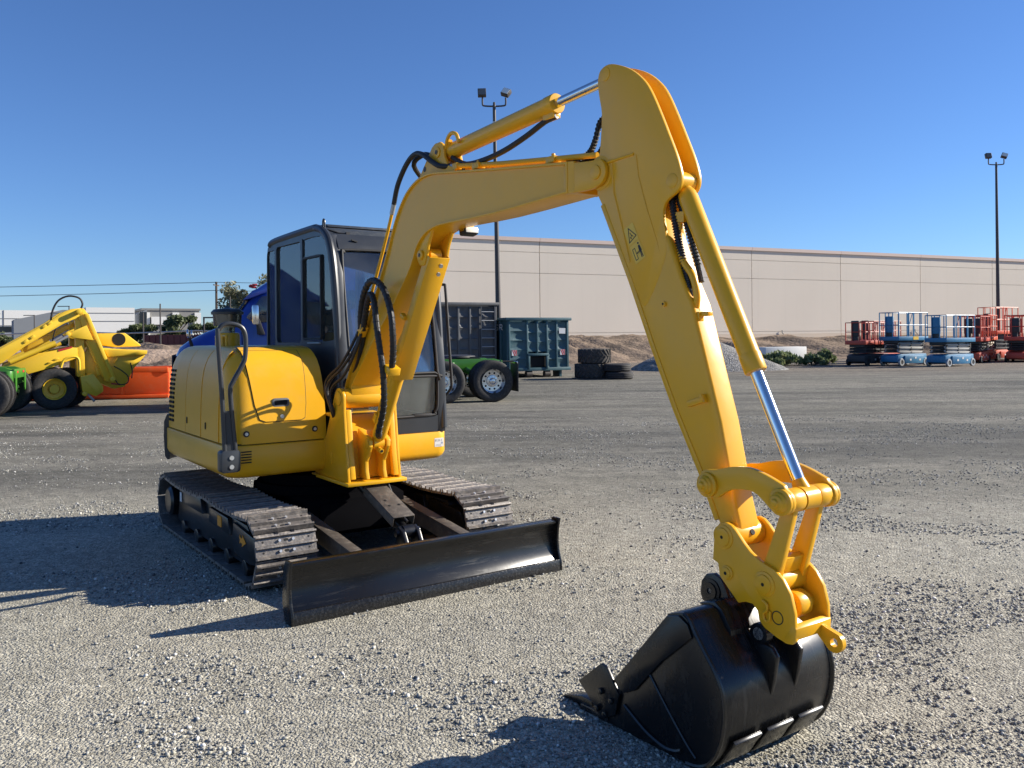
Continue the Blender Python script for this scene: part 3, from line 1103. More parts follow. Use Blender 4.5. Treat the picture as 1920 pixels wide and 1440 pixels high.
# hood of the right-hand compartment: front face leans back, every edge rounded
FZ = [(.888, 0.0), (.95, .000), (1.05, .008), (1.15, .022), (1.25, .042), (1.35, .068), (1.42, .095), (1.48, .128), (1.52, .165), (1.55, .205), (1.57, .25), (1.58, .31)]
SZ = [(.888, 0.0), (.95, .000), (1.05, .002), (1.15, .005), (1.25, .010), (1.35, .020), (1.42, .034), (1.48, .056), (1.52, .080), (1.55, .108), (1.57, .14), (1.58, .19)]


def interp(tab, z):
    for (z0, a0), (z1, a1) in zip(tab, tab[1:]):
        if z <= z1:
            t = max(0, (z - z0) / (z1 - z0))
            return a0 + (a1 - a0) * t
    return tab[-1][1]


def u_front(z):
    return -1.325 - interp(FZ, z) * .95 + XO


def v_side(z):
    return -.918 + interp(SZ, z)


HYL = -.195


def hood_ring(z, g=0.0):
    f, s = u_front(z) + g, v_side(z) - g
    b0 = -3.24 + XO + interp(SZ, z) * .8 - g
    rf, rb = .155, .26
    out = [(f, HYL - .0 - .35 * interp(SZ, z), z)]
    out += [(x, y, z) for x, y in reversed(arc(f - rf, s + rf, rf, 270, 360, 10))]
    out += [(x, y, z) for x, y in reversed(arc(b0 + rb, s + rb, rb, 180, 270, 10))]
    out += [(b0 - .02, -.35, z), (b0 - .02, HYL - .1, z), (-2.6 + XO, HYL, z), (-2.0 + XO, HYL, z)]
    return out


m_ = MB()
loft(m_, [hood_ring(z) for z, _ in FZ])
m_.build("side_hood", YP, hs, sharp=50)
m_ = MB()
loft(m_, [[(x, y, z) for x, y in rrect(-3.25 + XO + i, -2.93 + XO - i, -.2, .84 - i, .15, 5)] for z, i in ((.87, 0), (1.4, .02), (1.5, .06), (1.56, .13))])
m_.build("engine_hood", YP, hs, sharp=50)
# black seam between skirt and hood
m_ = MB(); m_.slab([(x, y) for x, y in hpoly(.022, vl=-.17)], HZ1 - .004, .892); m_.build("seam", "dark_hole", hs)


def front_patch(poly, g0, g1, name, mats, parent=hs, bevel=0.0):
    """panel lying on the raked hood front, poly in (v, z)"""
    m = MB()
    zs = poly
    n = len(poly)
    vs = [(u_front(z) + g0, v, z) for v, z in poly] + [(u_front(z) + g1, v, z) for v, z in poly]
    # strip fill between matching left/right heights keeps the curve
    lo, hi = min(z for _, z in poly), max(z for _, z in poly)
    rows = 18
    def span(z):
        xs = []
        for i in range(n):
            (v0, z0), (v1, z1) = poly[i], poly[(i + 1) % n]
            if (z0 - z) * (z1 - z) <= 0 and abs(z1 - z0) > 1e-9:
                xs.append(v0 + (v1 - v0) * (z - z0) / (z1 - z0))
        return (min(xs), max(xs)) if len(xs) >= 2 else None
    L_, R_ = [], []
    for k in range(rows + 1):
        t = k / rows
        z = lo + (hi - lo) * (0.0015 + .997 * t)
        if k in (1, 2, 3):
            z = lo + (hi - lo) * (.012 * k)
        s = span(z)
        if s:
            L_.append((s[0], z)); R_.append((s[1], z))
    k = len(L_)
    for g in (g0, g1):
        m.v += [(u_front(z) + g, v, z) for v, z in L_] + [(u_front(z) + g, v, z) for v, z in R_]
    q = 2 * k
    for i in range(k - 1):
        m.f += [(q + i, q + i + 1, q + k + i + 1, q + k + i), (i, k + i, k + i + 1, i + 1),
                (i, i + 1, q + i + 1, q + i), (k + i, q + k + i, q + k + i + 1, k + i + 1)]
    m.f += [(0, q, q + k, k), (k - 1, 2 * k - 1, q + 2 * k - 1, q + k - 1)]
    m.m = [0] * len(m.f)
    return m.build(name, mats, parent, sharp=40)


door = [(-.775, 1.575), (-.757, 1.40), (-.735, 1.22), (-.718, 1.10), (-.695, 1.058), (-.65, 1.040), (-.39, 1.040), (-.362, 1.054), (-.350, 1.09), (-.342, 1.30), (-.338, 1.45), (-.355, 1.575)]
front_patch([(v * 1.0, z) for v, z in offset_poly(door, -.006)], -.01, .0015, "door_gap", "ink_black")
dr = front_patch(door, .0, .007, "access_door", YP)
m_ = MB(); zc = 1.172; m_.plate([(a, b_) for a, b_ in rrect(-.602, -.472, zc - .032, zc + .032, .022, 4)], u_front(zc) - .02, u_front(zc) + .012); m_.build("latch_frame", "ink_grey", dr, 0.003)
m_ = MB(); m_.plate([(a, b_) for a, b_ in rrect(-.585, -.489, zc - .018, zc + .018, .012, 3)], u_front(zc) - .02, u_front(zc) + .0135); m_.build("latch", "dark_hole", dr)
m_ = MB(); m_.cyl((u_front(1.074) + .006, -.534, 1.074), (u_front(1.074) + .018, -.534, 1.074), .014, n=14); m_.build("lock", "bright_bolt", dr)
for v, z in ((-.795, .962), (-.285, .965)):
    m_ = MB(); m_.cyl((u_front(z) - .004, v, z), (u_front(z) + .004, v, z), .022, n=18, mi=0); m_.cyl((u_front(z), v, z), (u_front(z) + .010, v, z), .012, n=14, mi=1); m_.build("hood_bolt", ["ink_black", "bright_bolt"], hs)
# side panels on the right flank, standing a few millimetres proud
for x0, x1 in ((-2.80, -2.46), (-2.45, -2.02), (-2.00, -1.56)):
    m_ = MB()
    zs = [.89, 1.0, 1.15, 1.3, 1.38, 1.44, 1.49, 1.525, 1.55]
    vs, fs = [], []
    for z in zs:
        for g in (.006, -.004):
            for x in (x0, x1):
                vs.append((x + XO, v_side(z) - g, z))
    for i in range(len(zs) - 1):
        a0 = 4 * i
        fs += [(a0, a0 + 1, a0 + 5, a0 + 4), (a0 + 2, a0 + 6, a0 + 7, a0 + 3), (a0, a0 + 4, a0 + 6, a0 + 2), (a0 + 1, a0 + 3, a0 + 7, a0 + 5)]
    fs += [(0, 2, 3, 1), (4 * len(zs) - 4, 4 * len(zs) - 3, 4 * len(zs) - 1, 4 * len(zs) - 2)]
    m_.add(vs, fs)
    m_.build("side_panel", YP, hs, sharp=35)
for x, z in ((-2.40, .99), (-1.88, .985)):
    m_ = MB(); m_.prism(rrect(x + XO - .012, x + XO + .012, z - .026, z + .026, .011, 3), v_side(z) - .010, v_side(z) + .01); m_.build("panel_slot", "dark_hole", hs)
# louvre slots near the rear corner of the flank
for k in range(12):
    z = .955 + k * .038
    for x in (-2.955, -2.865):
        m_ = MB(); m_.box((x + XO, v_side(z) - .002, z), (.062, .014, .021)); m_.build("louvre_slot", "dark_hole", hs, 0.003)
# corner guard
m_ = MB()
gr = []
for z, g in ((.60, .0), (.63, .02), (.80, .028), (.93, .024), (.99, .0)):
    o_ = arc(-3.27 + XO + .30, -.935 + .30, .30 + g, 196, 252, 8)
    i_ = arc(-3.27 + XO + .30, -.935 + .30, .28, 252, 196, 8)
    gr.append([(x, y, z) for x, y in o_ + i_])
loft(m_, gr)
m_.build("corner_guard", "cab_grey", hs, sharp=50)
# drain louvres low on the front
for k in range(5):
    m_ = MB(); m_.plate(rrect(-.838, -.763, .758 + k * .019, .766 + k * .019, .003, 2), -1.317 + XO, -1.310 + XO); m_.build("vent_slot", "dark_hole", hs)
# bracket plates welded on the side of the mount, small tabs
# handrail on the front right corner
HX = -1.26 + XO
m_ = MB()
m_.tube([(HX, -.965, .83), (HX, -.980, 1.20), (HX + .005, -1.008, 1.66), (HX, -1.000, 1.70), (HX, -.968, 1.735), (HX, -.92, 1.743), (HX, -.860, 1.728), (HX, -.828, 1.695), (HX, -.815, 1.63),
         (HX, -.820, 1.51), (HX, -.842, 1.45), (HX, -.907, 1.335), (HX, -.924, 1.28), (HX, -.914, 1.10), (HX, -.890, .83)], .0165, 12, 5)
m_.build("handrail", "cab_grey", hs)
m_ = MB(); m_.plate([(-.965, .84), (-.976, 1.14), (-.917, 1.14), (-.892, .84)], HX - .006, HX + .006); m_.build("handrail_plate", "cab_grey", hs)
m_ = MB(); m_.plate(rrect(-.998, -.862, .712, .866, .025, 4), -1.33 + XO, HX + .018); m_.build("handrail_foot", "cab_grey", hs, 0.006)
for z in (.752, .815):
    m_ = MB(); m_.cyl((HX + .016, -.925, z), (HX + .024, -.925, z), .016, n=16); m_.build("handrail_bolt", "bright_bolt", hs)
m_ = MB(); m_.tube([(-1.85 + XO - .6, -.62, 1.57), (-1.85 + XO - .6, -.62, 1.66), (-1.85 + XO - .5, -.62, 1.66), (-1.85 + XO - .5, -.62, 1.57)], .012, 8); m_.build("hood_loop", YP, hs)
# exhaust and air cleaner
m_ = MB(); m_.lathe([(.10, 1.50), (.10, 1.66), (.092, 1.685), (.07, 1.69)], (-2.55 + XO, -.55, 0), (0, 0, 1), 24); m_.build("air_cleaner_base", YP, hs)
m_ = MB(); m_.lathe([(.06, 1.68), (.06, 1.745), (.112, 1.75), (.118, 1.845), (.118, 1.845)], (-2.55 + XO, -.55, 0), (0, 0, 1), 24); m_.build("air_cleaner_bowl", "truck_glass", hs)
m_ = MB(); m_.lathe([(.03, 1.70), (.07, 1.74), (.10, 1.84)], (-2.55 + XO, -.55, 0), (0, 0, 1), 20); m_.build("air_cleaner_vane", "lift_grey", hs)
m_ = MB(); m_.lathe([(.13, 1.842), (.132, 1.862), (.11, 1.885), (.03, 1.895), (.001, 1.915)], (-2.55 + XO, -.55, 0), (0, 0, 1), 24); m_.build("air_cleaner_cap", "cab_grey", hs)
# front skirt under the cab, a little lower lip, and the paper sticker
m_ = MB(); m_.plate(rrect(.730, .815, .747, .818, .004, 2), -1.3150 + XO, -1.3136 + XO)
m_.build("paper_sticker", "decal_white", hs)
m_ = MB()
xs = -1.3136 + XO
def strokes(mb, pts, w, x):
    for (a0, b0), (a1, b1) in zip(pts, pts[1:]):
        d_ = Vector((a1 - a0, b1 - b0)); L0 = d_.length
        if L0 < 1e-6:
            continue
        d_.normalize(); n_ = Vector((-d_.y, d_.x)) * w / 2
        e_ = d_ * w * .3
        q_ = [(a0 - e_.x + n_.x, b0 - e_.y + n_.y), (a0 - e_.x - n_.x, b0 - e_.y - n_.y), (a1 + e_.x - n_.x, b1 + e_.y - n_.y), (a1 + e_.x + n_.x, b1 + e_.y + n_.y)]
        mb.plate(q_, x, x + .0004)
GLY = {'R': [[(0, 0), (0, 1), (.7, 1), (.7, .5), (0, .5), (.7, 0)]], '1': [[(.35, 0), (.35, 1), (.1, .8)]], '2': [[(0, 1), (.7, 1), (.7, .5), (0, 0), (.7, 0)]],
       '4': [[(.55, 0), (.55, 1), (0, .35), (.75, .35)]], '-': [[(.1, .5), (.6, .5)]], '6': [[(.65, 1), (.1, .6), (0, .2), (.3, 0), (.65, .2), (.5, .5), (.05, .4)]],
       '9': [[(.65, .5), (.2, .5), (.05, .8), (.35, 1), (.65, .8), (.6, 0)]], '3': [[(0, 1), (.7, 1), (.3, .55), (.7, .3), (.3, 0), (0, .1)]]}
x0 = .737
for ch_ in "R124-1":
    for st in GLY.get(ch_, []):
        strokes(m_, [(x0 + a * .008, .790 + b_ * .016) for a, b_ in st], .0024, xs)
    x0 += .0108
for k, zz in enumerate((.762, .754)):
    strokes(m_, [(.738 + .004 * i, zz + .002 * ((i * 7 + k) % 3)) for i in range(14)], .0015, xs)
m_.build("sticker_print", "ink_grey", hs)["kind"] = "stuff"
m_ = MB(); strokes(m_, [(.788, .770), (.793, .784), (.798, .769), (.803, .783), (.809, .770)], .0018, xs + .0004); m_.build("sticker_scribble", "ink_blue", hs)

# ---- boom mount on the front of the house
bm_ = empty("boom_mount", (-1.2, 0, 0), 0, EX)
MX = 1.2
side = [(-1.50, .612), (-.905, .612), (-.935, .79), (-.975, 1.10), (-.978, 1.19)] + arc(-1.055, 1.20, .077, 0, 150, 8) + [(-1.16, 1.16), (-1.30, .90), (-1.40, .87), (-1.50, .86)]
for s in (-1, 1):
    m_ = MB(); m_.prism([(x + MX, z) for x, z in side], s * .190, s * .212)
    m_.cyl((-1.055 + MX, s * .20, 1.20), (-1.055 + MX, s * .221, 1.20), .052, n=22)
    m_.build("side_plate", YP, bm_, 0.004)
    m_ = MB(); m_.prism([(x + MX, z) for x, z in [(-.955, .63), (-.905, .63), (-.935, .79), (-.977, 1.12), (-1.01, 1.12)]], s * .150, s * .190); m_.build("front_flange", YP, bm_, 0.004)
    m_ = MB()
    rib = smo([(-.86, .626), (-.885, .70), (-.925, .80), (-.90, .86), (-.86, .90), (-.84, .86), (-.835, .80)], 3)
    m_.prism([(x + MX, z) for x, z in [(-1.02, .626), (-.875, .626), (-.895, .68), (-.90, .75), (-.862, .80), (-.828, .86), (-.83, .905), (-.862, .935), (-.90, .94), (-1.02, .98)]], s * .055, s * .083)
    m_.cyl((-.874 + MX, s * .083, .883), (-.874 + MX, s * .090, .883), .04, n=20)
    m_.build("cylinder_rib", YP, bm_, 0.004)
m_ = MB(); m_.slab([(-1.52 + MX, -.235), (-.862 + MX, -.235), (-.862 + MX, .235), (-1.52 + MX, .235)], .586, .613); m_.build("base_plate", YP, bm_, 0.006)
m_ = MB(); m_.prism([(x + MX, z) for x, z in [(-1.02, .62), (-1.00, .62), (-1.03, .96), (-1.15, 1.07), (-1.44, 1.08), (-1.44, 1.06), (-1.16, 1.05), (-1.05, .95)]], -.192, .192); m_.build("cross_web", YP, bm_, 0.004)
m_ = MB(); pin(m_, -1.055 + MX, 1.20, -.216, .216, .034); m_.build("foot_pin", "bright_bolt", bm_)
for x in (-1.33, -1.19):
    m_ = MB()
    m_.prism(rrect(x + MX - .012, x + MX + .012, .715, .80, .004, 2), -.219, -.211)
    for z in (.735, .78):
        m_.cyl((x + MX - .02, -.2135, z), (x + MX - .02, -.2105, z), .006, n=8)
    m_.build("hose_tab", YP, bm_, 0.002)
m_ = MB(); m_.cyl((-.80 + MX, 0, .83), (-.865 + MX, 0, .84), .018, n=14, mi=0); m_.cyl((-.799 + MX, 0, .83), (-.795 + MX, 0, .829), .010, n=12, mi=1); m_.build("grease_port", [YP, "dark_hole"], bm_)

# ---- boom
bo = empty("boom", (0, 0, 0), 0, EX)
rear = smo([(-1.135, 1.215), (-1.03, 1.40), (-.745, 1.80), (-.545, 2.123), (-.395, 2.392), (-.272, 2.535), (-.169, 2.604), (-.05, 2.645), (.08, 2.655), (.211, 2.642), (.774, 2.571), (1.44, 2.492)], 3)
belly = smo([(1.44, 2.340), (.769, 2.315), (.28, 2.318), (.12, 2.310), (0.0, 2.275), (-.091, 2.205), (-.165, 2.095), (-.320, 1.938), (-.698, 1.597), (-.995, 1.29)], 3)
foot = [(-.985, 1.20), (-1.01, 1.145), (-1.07, 1.123), (-1.12, 1.15)]
BO = rear + belly + foot


def flare(p):
    k = min(1, max(0, (-.45 - p.x) / .6))
    return Vector((p.x, p.y * (1 + .42 * k), p.z))


m_ = MB(); m_.prism(offset_poly(BO, .006), -.088, .088); m_.map(flare); m_.build("box_section", YP, bo, 0.0)
m_ = MB(); m_.ring(BO, .013, -.101, .101); m_.map(flare); m_.build("flange_plate", YP, bo, 0.002)
for s in (-1, 1):
    m_ = MB(); m_.prism([(1.395, 2.489), (1.60, 2.469), (1.665, 2.468)] + arc(1.640, 2.408, .066, 60, -80, 8) + [(1.60, 2.334), (1.395, 2.336)], s * .068, s * .089); m_.cyl((1.64, s * .085, 2.408), (1.64, s * .097, 2.408), .034, n=22)
    m_.build("fork_cheek", YP, bo, 0.004)
    m_ = MB(); m_.prism([(-.13, 2.60), (-.10, 2.66), (-.02, 2.74), (.06, 2.82), (.10, 2.838), (.16, 2.838), (.19, 2.82), (.205, 2.78), (.21, 2.74), (.25, 2.68), (.33, 2.645), (.33, 2.60)], s * .047, s * .066)
    m_.cyl((.132, s * .064, 2.777), (.132, s * .074, 2.777), .034, n=20)
    m_.build("top_ear", YP, bo, 0.004)
    m_ = MB(); m_.cyl((.132, s * .074, 2.777), (.132, s * .078, 2.777), .014, n=14); m_.build("ear_hole", "brown_steel", bo)
    m_ = MB(); m_.cyl((-.03, s * .066, 2.70), (-.03, s * .067, 2.70), .018, n=14); m_.build("ear_hole", "brown_steel", bo)
    m_ = MB(); m_.prism(smo([(-.15, 2.23), (-.115, 2.29), (-.005, 2.335), (.09, 2.33), (.03, 2.22), (.005, 2.14), (-.02, 2.095), (-.075, 2.095), (-.11, 2.14), (-.13, 2.19)], 2), s * .062, s * .084)
    m_.cyl((-.05, s * .082, 2.157), (-.05, s * .10, 2.157), .032, n=20)
    m_.build("lower_ear", YP, bo, 0.004)
    m_ = MB(); m_.cyl((-.05, s * .10, 2.157), (-.05, s * .1015, 2.157), .013, n=12); m_.build("ear_pin", "brown_steel", bo)
m_ = MB(); m_.cyl((-1.055, -.186, 1.20), (-1.055, .186, 1.20), .072, n=26); m_.build("foot_boss", YP, bo, 0.004)
m_ = MB(); loft(m_, [[(1.425, -h_, 2.337), (1.425, h_, 2.337), (1.425, h_, 2.494), (1.425, -h_, 2.494)] if k_ == 0 else [(1.478, -h_, 2.336), (1.478, h_, 2.336), (1.478, h_, 2.4885), (1.478, -h_, 2.4885)] for k_, h_ in ((0, .1005), (1, .0895))]); m_.build("fork_transition", YP, bo)
# hydraulic pipes along the boom
for s in (-1, 1):
    y = s * .045
    m_ = MB(); m_.tube([(.31, y, 2.665), (.80, y, 2.597), (1.30, y, 2.537), (1.60, y, 2.502)], .0145, 10); m_.build("steel_pipe", YP, bo)
    for x, z in ((.56, 2.632), (1.26, 2.545)):
        m_ = MB(); m_.box((x, y, z - .008), (.07, .05, .035)); m_.cyl((x, y, z + .0), (x, y, z + .026), .011, n=8); m_.build("pipe_clamp", YP, bo, 0.004)
    m_ = MB(); m_.box((.325, y, 2.660), (.05, .04, .04)); m_.build("pipe_end", YP, bo, 0.004)
    m_ = MB(); m_.cyl((.25, y, 2.674), (.305, y, 2.666), .016, n=12); m_.build("hose_fitting", "galvanised", bo)
    m_ = MB(); m_.tube([(-.79, s * .105, 1.845), (-.60, s * .107, 2.13), (-.46, s * .107, 2.36), (-.40, s * .107, 2.47)], .012, 8, 3); m_.build("rear_pipe", YP, bo)
    m_ = MB(); m_.cyl((-.405, s * .107, 2.46), (-.37, s * .107, 2.53), .016, n=12); m_.build("hose_fitting", "galvanised", bo)
    y2 = -.10 if s < 0 else -.045
    m_ = MB(); m_.tube([(-.375, s * .107, 2.52), (-.31, s * .11, 2.64), (-.21, y2, 2.755), (-.10, y2, 2.802), (0.0, y2, 2.785), (.10, y2 * .9, 2.725), (.18, y2 * .8, 2.685), (.26, y, 2.673)], .0165, 10, 5); m_.build("boom_hose", "hose", bo)
m_ = MB(); m_.box((-.80, 0, 1.83), (.07, .26, .05), Matrix.Rotation(R(-32), 3, 'Y')); m_.build("hose_block", YP, bo, 0.004)
# hose looping from under the arm cylinder
m_ = MB(); m_.tube([(1.235, .0, 2.775), (1.15, -.01, 2.762), (1.0, -.02, 2.715), (.80, -.03, 2.67), (.60, -.035, 2.652), (.42, -.03, 2.66), (.30, -.02, 2.70), (.235, -.02, 2.735)], .016, 10, 4); m_.build("arm_cylinder_hose", "hose", bo)
m_ = MB(); m_.tube([(.200, -.045, 2.795), (.245, -.062, 2.838), (.30, -.068, 2.862), (.350, -.064, 2.846), (.370, -.058, 2.795)], .012, 10, 4); m_.cyl((.195, -.03, 2.785), (.235, -.04, 2.835), .018, n=8); m_.build("port_pipe", YP, bo)
# ribbed hoses entering the arm
for y in (-.03, .03):
    m_ = MB()
    P_ = catmull([Vector(q) for q in [(1.36, y, 2.525), (1.46, y, 2.515), (1.53, y, 2.53), (1.57, y, 2.58), (1.60, y * .8, 2.66), (1.66, y * .8, 2.68)]], 9)
    m_.tube(P_, .012, 8)
    for q in P_[::2]:
        m_.lathe([(.012, -.003), (.0165, -.003), (.0165, .003), (.012, .003)], q, (1, 0, .4), 8)
    m_.build("ribbed_hose", "hose", bo)
# loop hoses at the boom flank
for pts in ([(-.80, -.155, 1.70), (-.765, -.17, 1.80), (-.68, -.19, 1.92), (-.55, -.21, 2.005), (-.42, -.22, 2.01), (-.29, -.225, 1.94), (-.205, -.225, 1.80), (-.19, -.22, 1.67), (-.225, -.20, 1.55), (-.30, -.17, 1.45)],
            [(-.77, -.15, 1.69), (-.72, -.16, 1.78), (-.64, -.18, 1.87), (-.545, -.20, 1.928), (-.47, -.21, 1.87), (-.43, -.215, 1.72), (-.395, -.21, 1.57), (-.375, -.20, 1.43), (-.40, -.18, 1.30), (-.47, -.15, 1.16), (-.60, -.12, 1.00), (-.70, -.07, .95)]):
    P_ = catmull([Vector(q) for q in pts], 7)
    m_ = MB(); m_.tube(P_, .0205, 10)
    for i in range(4, len(P_) - 3, 2):
        t_ = P_[i + 1] - P_[i - 1]
        m_.lathe([(.0205, -.004), (.0235, -.002), (.0235, .002), (.0205, .004)], P_[i], t_, 10)
    m_.build("loop_hose", "hose", bo)
m_ = MB(); m_.box((-.33, -.155, 1.425), (.09, .08, .05), Matrix.Rotation(R(20), 3, 'Y')); m_.build("loop_clamp", YP, bo, 0.004)
m_ = MB(); m_.box((-.79, -.145, 1.69), (.09, .05, .055), Matrix.Rotation(R(-50), 3, 'Y')); m_.build("loop_clamp", YP, bo, 0.004)
for k, (dx, dz) in enumerate(((0, 0), (.05, -.04), (-.03, .02))):
    m_ = MB(); m_.tube([(-.80 + dx * .4, -.15 - k * .008, 1.68), (-.87 + dx, -.17 - k * .01, 1.56), (-1.02 + dx, -.20, 1.42 + dz), (-1.17 + dx, -.225, 1.33 + dz), (-1.21 + dx, -.235, 1.24 + dz), (-1.14 + dx * .5, -.23, 1.12), (-1.20, -.16, .98)], .0110, 8, 5); m_.build("supply_hose", "hose", bo)
for k in range(2):
    m_ = MB(); m_.tube([(-.80 + k * .015, -.13, 1.68), (-.93, -.12 + k * .02, 1.46), (-1.08, -.10 + k * .03, 1.33), (-1.25, -.08 + k * .03, 1.12)], .013, 8, 4); m_.build("supply_hose", "hose", bo)
# working lamp under the boom
m_ = MB(); m_.box((.150, .145, 2.300), (.07, .11, .05), Matrix.Rotation(R(-12), 3, 'Y')); m_.build("work_lamp", "rubber", bo, 0.014)
m_ = MB(); m_.box((.188, .145, 2.308), (.006, .09, .036), Matrix.Rotation(R(-12), 3, 'Y')); m_.build("work_lamp_lens", "lamp_lens", bo, 0.002)
m_ = MB(); m_.box((.15, .13, 2.32), (.05, .08, .05)); m_.build("lamp_bracket", YP, bo, 0.004)


def hyd(name, a, b_, rb, rr, tb, cap=.075, eye=.045, eyew=.04, head=True):
    """barrel from a to tb of the way, rod to b, eyes at both ends"""
    a, b_ = Vector(a), Vector(b_)
    e = empty(name, (0, 0, 0), 0, EX)
    d_ = (b_ - a).normalized()
    e1 = a + (b_ - a) * tb
    m = MB(); m.lathe([(rb * .55, eye * .6), (rb * .9, eye * 1.3), (rb, eye * 1.9), (rb, (e1 - a).length)], a, d_, 32)
    m.cyl(a - Vector((0, eyew, 0)), a + Vector((0, eyew, 0)), eye, n=24)
    m.build("barrel", YP, e, sharp=40)
    m = MB(); m.lathe([(rb * 1.04, -cap), (rb * 1.06, -cap + .004), (rb * 1.06, -.006), (rb * 1.0, 0), (rr * 1.25, 0.001)], e1, d_, 32); m.build("gland", YP, e, sharp=35)
    m = MB(); m.cyl(e1 - d_ * .02, b_ - d_ * eye * .9, rr, n=28); m.build("rod", "chrome", e)
    m = MB(); m.cyl(b_ - Vector((0, eyew, 0)), b_ + Vector((0, eyew, 0)), eye, n=24); m.lathe([(rr * 1.0, -eye * 1.6), (rr * 1.35, -eye * .7)], b_, d_, 20); m.build("rod_eye", YP, e, sharp=40)
    return e, d_


ac, dd = hyd("arm_cylinder", (.132, 0, 2.777), (1.682, 0, 2.864), .050, .0245, .715)
m_ = MB(); m_.box((1.19, 0, 2.78), (.09, .05, .035), Matrix.Rotation(R(-3), 3, 'Y')); m_.build("port_block", YP, ac, 0.004)
m_ = MB(); m_.cyl((1.16, 0, 2.768), (1.235, 0, 2.776), .016, n=8); m_.build("hose_nut", "galvanised", ac)
kc, dd = hyd("bucket_cylinder", (2.105, 0, 2.299), (2.711, 0, 1.024), .0425, .0255, .635)
m_ = MB(); m_.tube([(2.10, -.015, 2.12), (2.10, -.02, 2.05), (2.13, -.03, 1.96), (2.19, -.035, 1.89), (2.215, -.035, 1.81), (2.205, -.03, 1.755)], .0155, 10, 5)
m_.box((2.11, -.012, 2.145), (.06, .04, .045)); m_.cyl((2.19, -.028, 1.775), (2.20, -.03, 1.735), .022, n=6); m_.build("port_pipe", YP, kc, sharp=40)
m_ = MB(); m_.box((2.245, -.02, 1.725), (.06, .03, .02)); m_.box((2.225, -.03, 1.715), (.02, .03, .04)); m_.build("pipe_lug", YP, kc, 0.003)
for y, pts in ((-.03, [(2.185, -.03, 1.80), (2.16, -.03, 1.88), (2.12, -.03, 2.00), (2.09, -.03, 2.12), (2.06, -.02, 2.24)]), (.01, [(2.21, .0, 1.86), (2.17, .0, 2.00), (2.12, .0, 2.14), (2.07, .0, 2.26)])):
    P_ = catmull([Vector(q) for q in pts], 10)
    m_ = MB(); m_.tube(P_, .0125, 8)
    for i in range(6, len(P_) - 1, 1):
        m_.lathe([(.012, -.003), (.017, -.002), (.017, .002), (.012, .003)], P_[i], P_[i] - P_[i - 1], 8)
    m_.build("ribbed_hose", "hose", kc)
bcy, dd = hyd("boom_cylinder", (-.874, 0, .883), (-.05, 0, 2.157), .052, .027, .60)
# U-shaped rod guard on the boom cylinder
a, b_ = Vector((-.874, 0, .883)), Vector((-.05, 0, 2.157))
ang = math.atan2(dd.z, dd.x)
rot = Matrix.Rotation(-ang, 3, 'Y')
nn = rot @ Vector((0, 0, -1))          # towards the front
if nn.x < 0:
    nn = -nn
m_ = MB()
c0 = a.lerp(b_, .71)
LL = (b_ - a).length * .62
m_.box(c0 + nn * .082, (LL, .150, .007), rot)
for s in (-1, 1):
    m_.box(c0 + nn * .052 + Vector((0, s * .072, 0)), (LL, .007, .062), rot)
m_.build("rod_guard", YP, bcy, 0.005)
for t_ in (.985, .945):
    c1 = a.lerp(b_, t_) + nn * .086 + Vector((0, .02, 0))
    m_ = MB(); m_.cyl(c1, c1 + nn * .012, .014, n=6); m_.build("guard_bolt", "galvanised", bcy)
c1 = a.lerp(b_, .42)
m_ = MB()
m_.tube([a.lerp(b_, .12) + Vector((0, -.03, 0)) - nn * .05, a.lerp(b_, .3) - nn * .062 + Vector((0, -.02, 0)), a.lerp(b_, .55) - nn * .062 + Vector((0, -.02, 0)), a.lerp(b_, .60) - nn * .05], .012, 8)
m_.build("feed_pipe", YP, bcy)
m_ = MB(); m_.box(a.lerp(b_, .13) - nn * .04 + Vector((0, -.02, 0)), (.07, .07, .05), rot); m_.build("port_block", YP, bcy, 0.004)
for t_ in (.52, .70):
    m_ = MB(); m_.box(a.lerp(b_, t_) - nn * .0 + Vector((0, -.085, 0)), (.03, .03, .05), rot); m_.build("guard_tab", YP, bcy, 0.004)

# ---- arm
ar = empty("arm", (0, 0, 0), 0, EX)
upper = [(1.616, 2.337), (1.638, 2.505), (1.648, 2.58), (1.655, 2.686), (1.640, 2.76), (1.630, 2.82), (1.632, 2.86), (1.651, 2.892), (1.704, 2.905), (1.777, 2.883), (1.861, 2.839), (1.932, 2.780), (1.979, 2.719),
         (2.033, 2.617), (2.086, 2.505), (2.133, 2.401), (2.157, 2.325), (2.155, 2.28), (2.130, 2.248), (2.072, 2.218), (2.050, 2.18), (2.053, 2.13), (2.066, 2.05), (2.055, 1.96), (1.95, 1.78), (1.90, 1.80), (1.80, 1.985), (1.653, 2.253)]
for s in (-1, 1):
    m_ = MB(); m_.prism(sm(upper, 3), s * .046, s * .0635)
    for x, z in ((1.682, 2.864), (2.105, 2.299)):
        m_.cyl((x, s * .05, z), (x, s * .0665, z), .033, n=24)
    m_.cyl((1.64, s * .03, 2.408), (1.64, s * .064, 2.408), .082, n=28)
    m_.build("side_plate", YP, ar, 0.003)
rearA = [(1.655, 2.42), (1.655, 2.255), (1.844, 1.882), (1.983, 1.580), (2.114, 1.314), (2.259, 1.056), (2.338, .885), (2.36, .845)]
tipA = [(2.385, .80), (2.43, .795), (2.455, .83), (2.45, .885)]
frontA = [(2.425, .975), (2.398, 1.101), (2.357, 1.285), (2.281, 1.536), (2.211, 1.767), (2.150, 1.883), (2.075, 2.06), (2.00, 2.20), (1.80, 2.50)]
m_ = MB(); m_.prism(rearA + tipA + frontA, -.0620, .0620); m_.build("box_section", YP, ar, 0.016, seg=4, sharp=35)
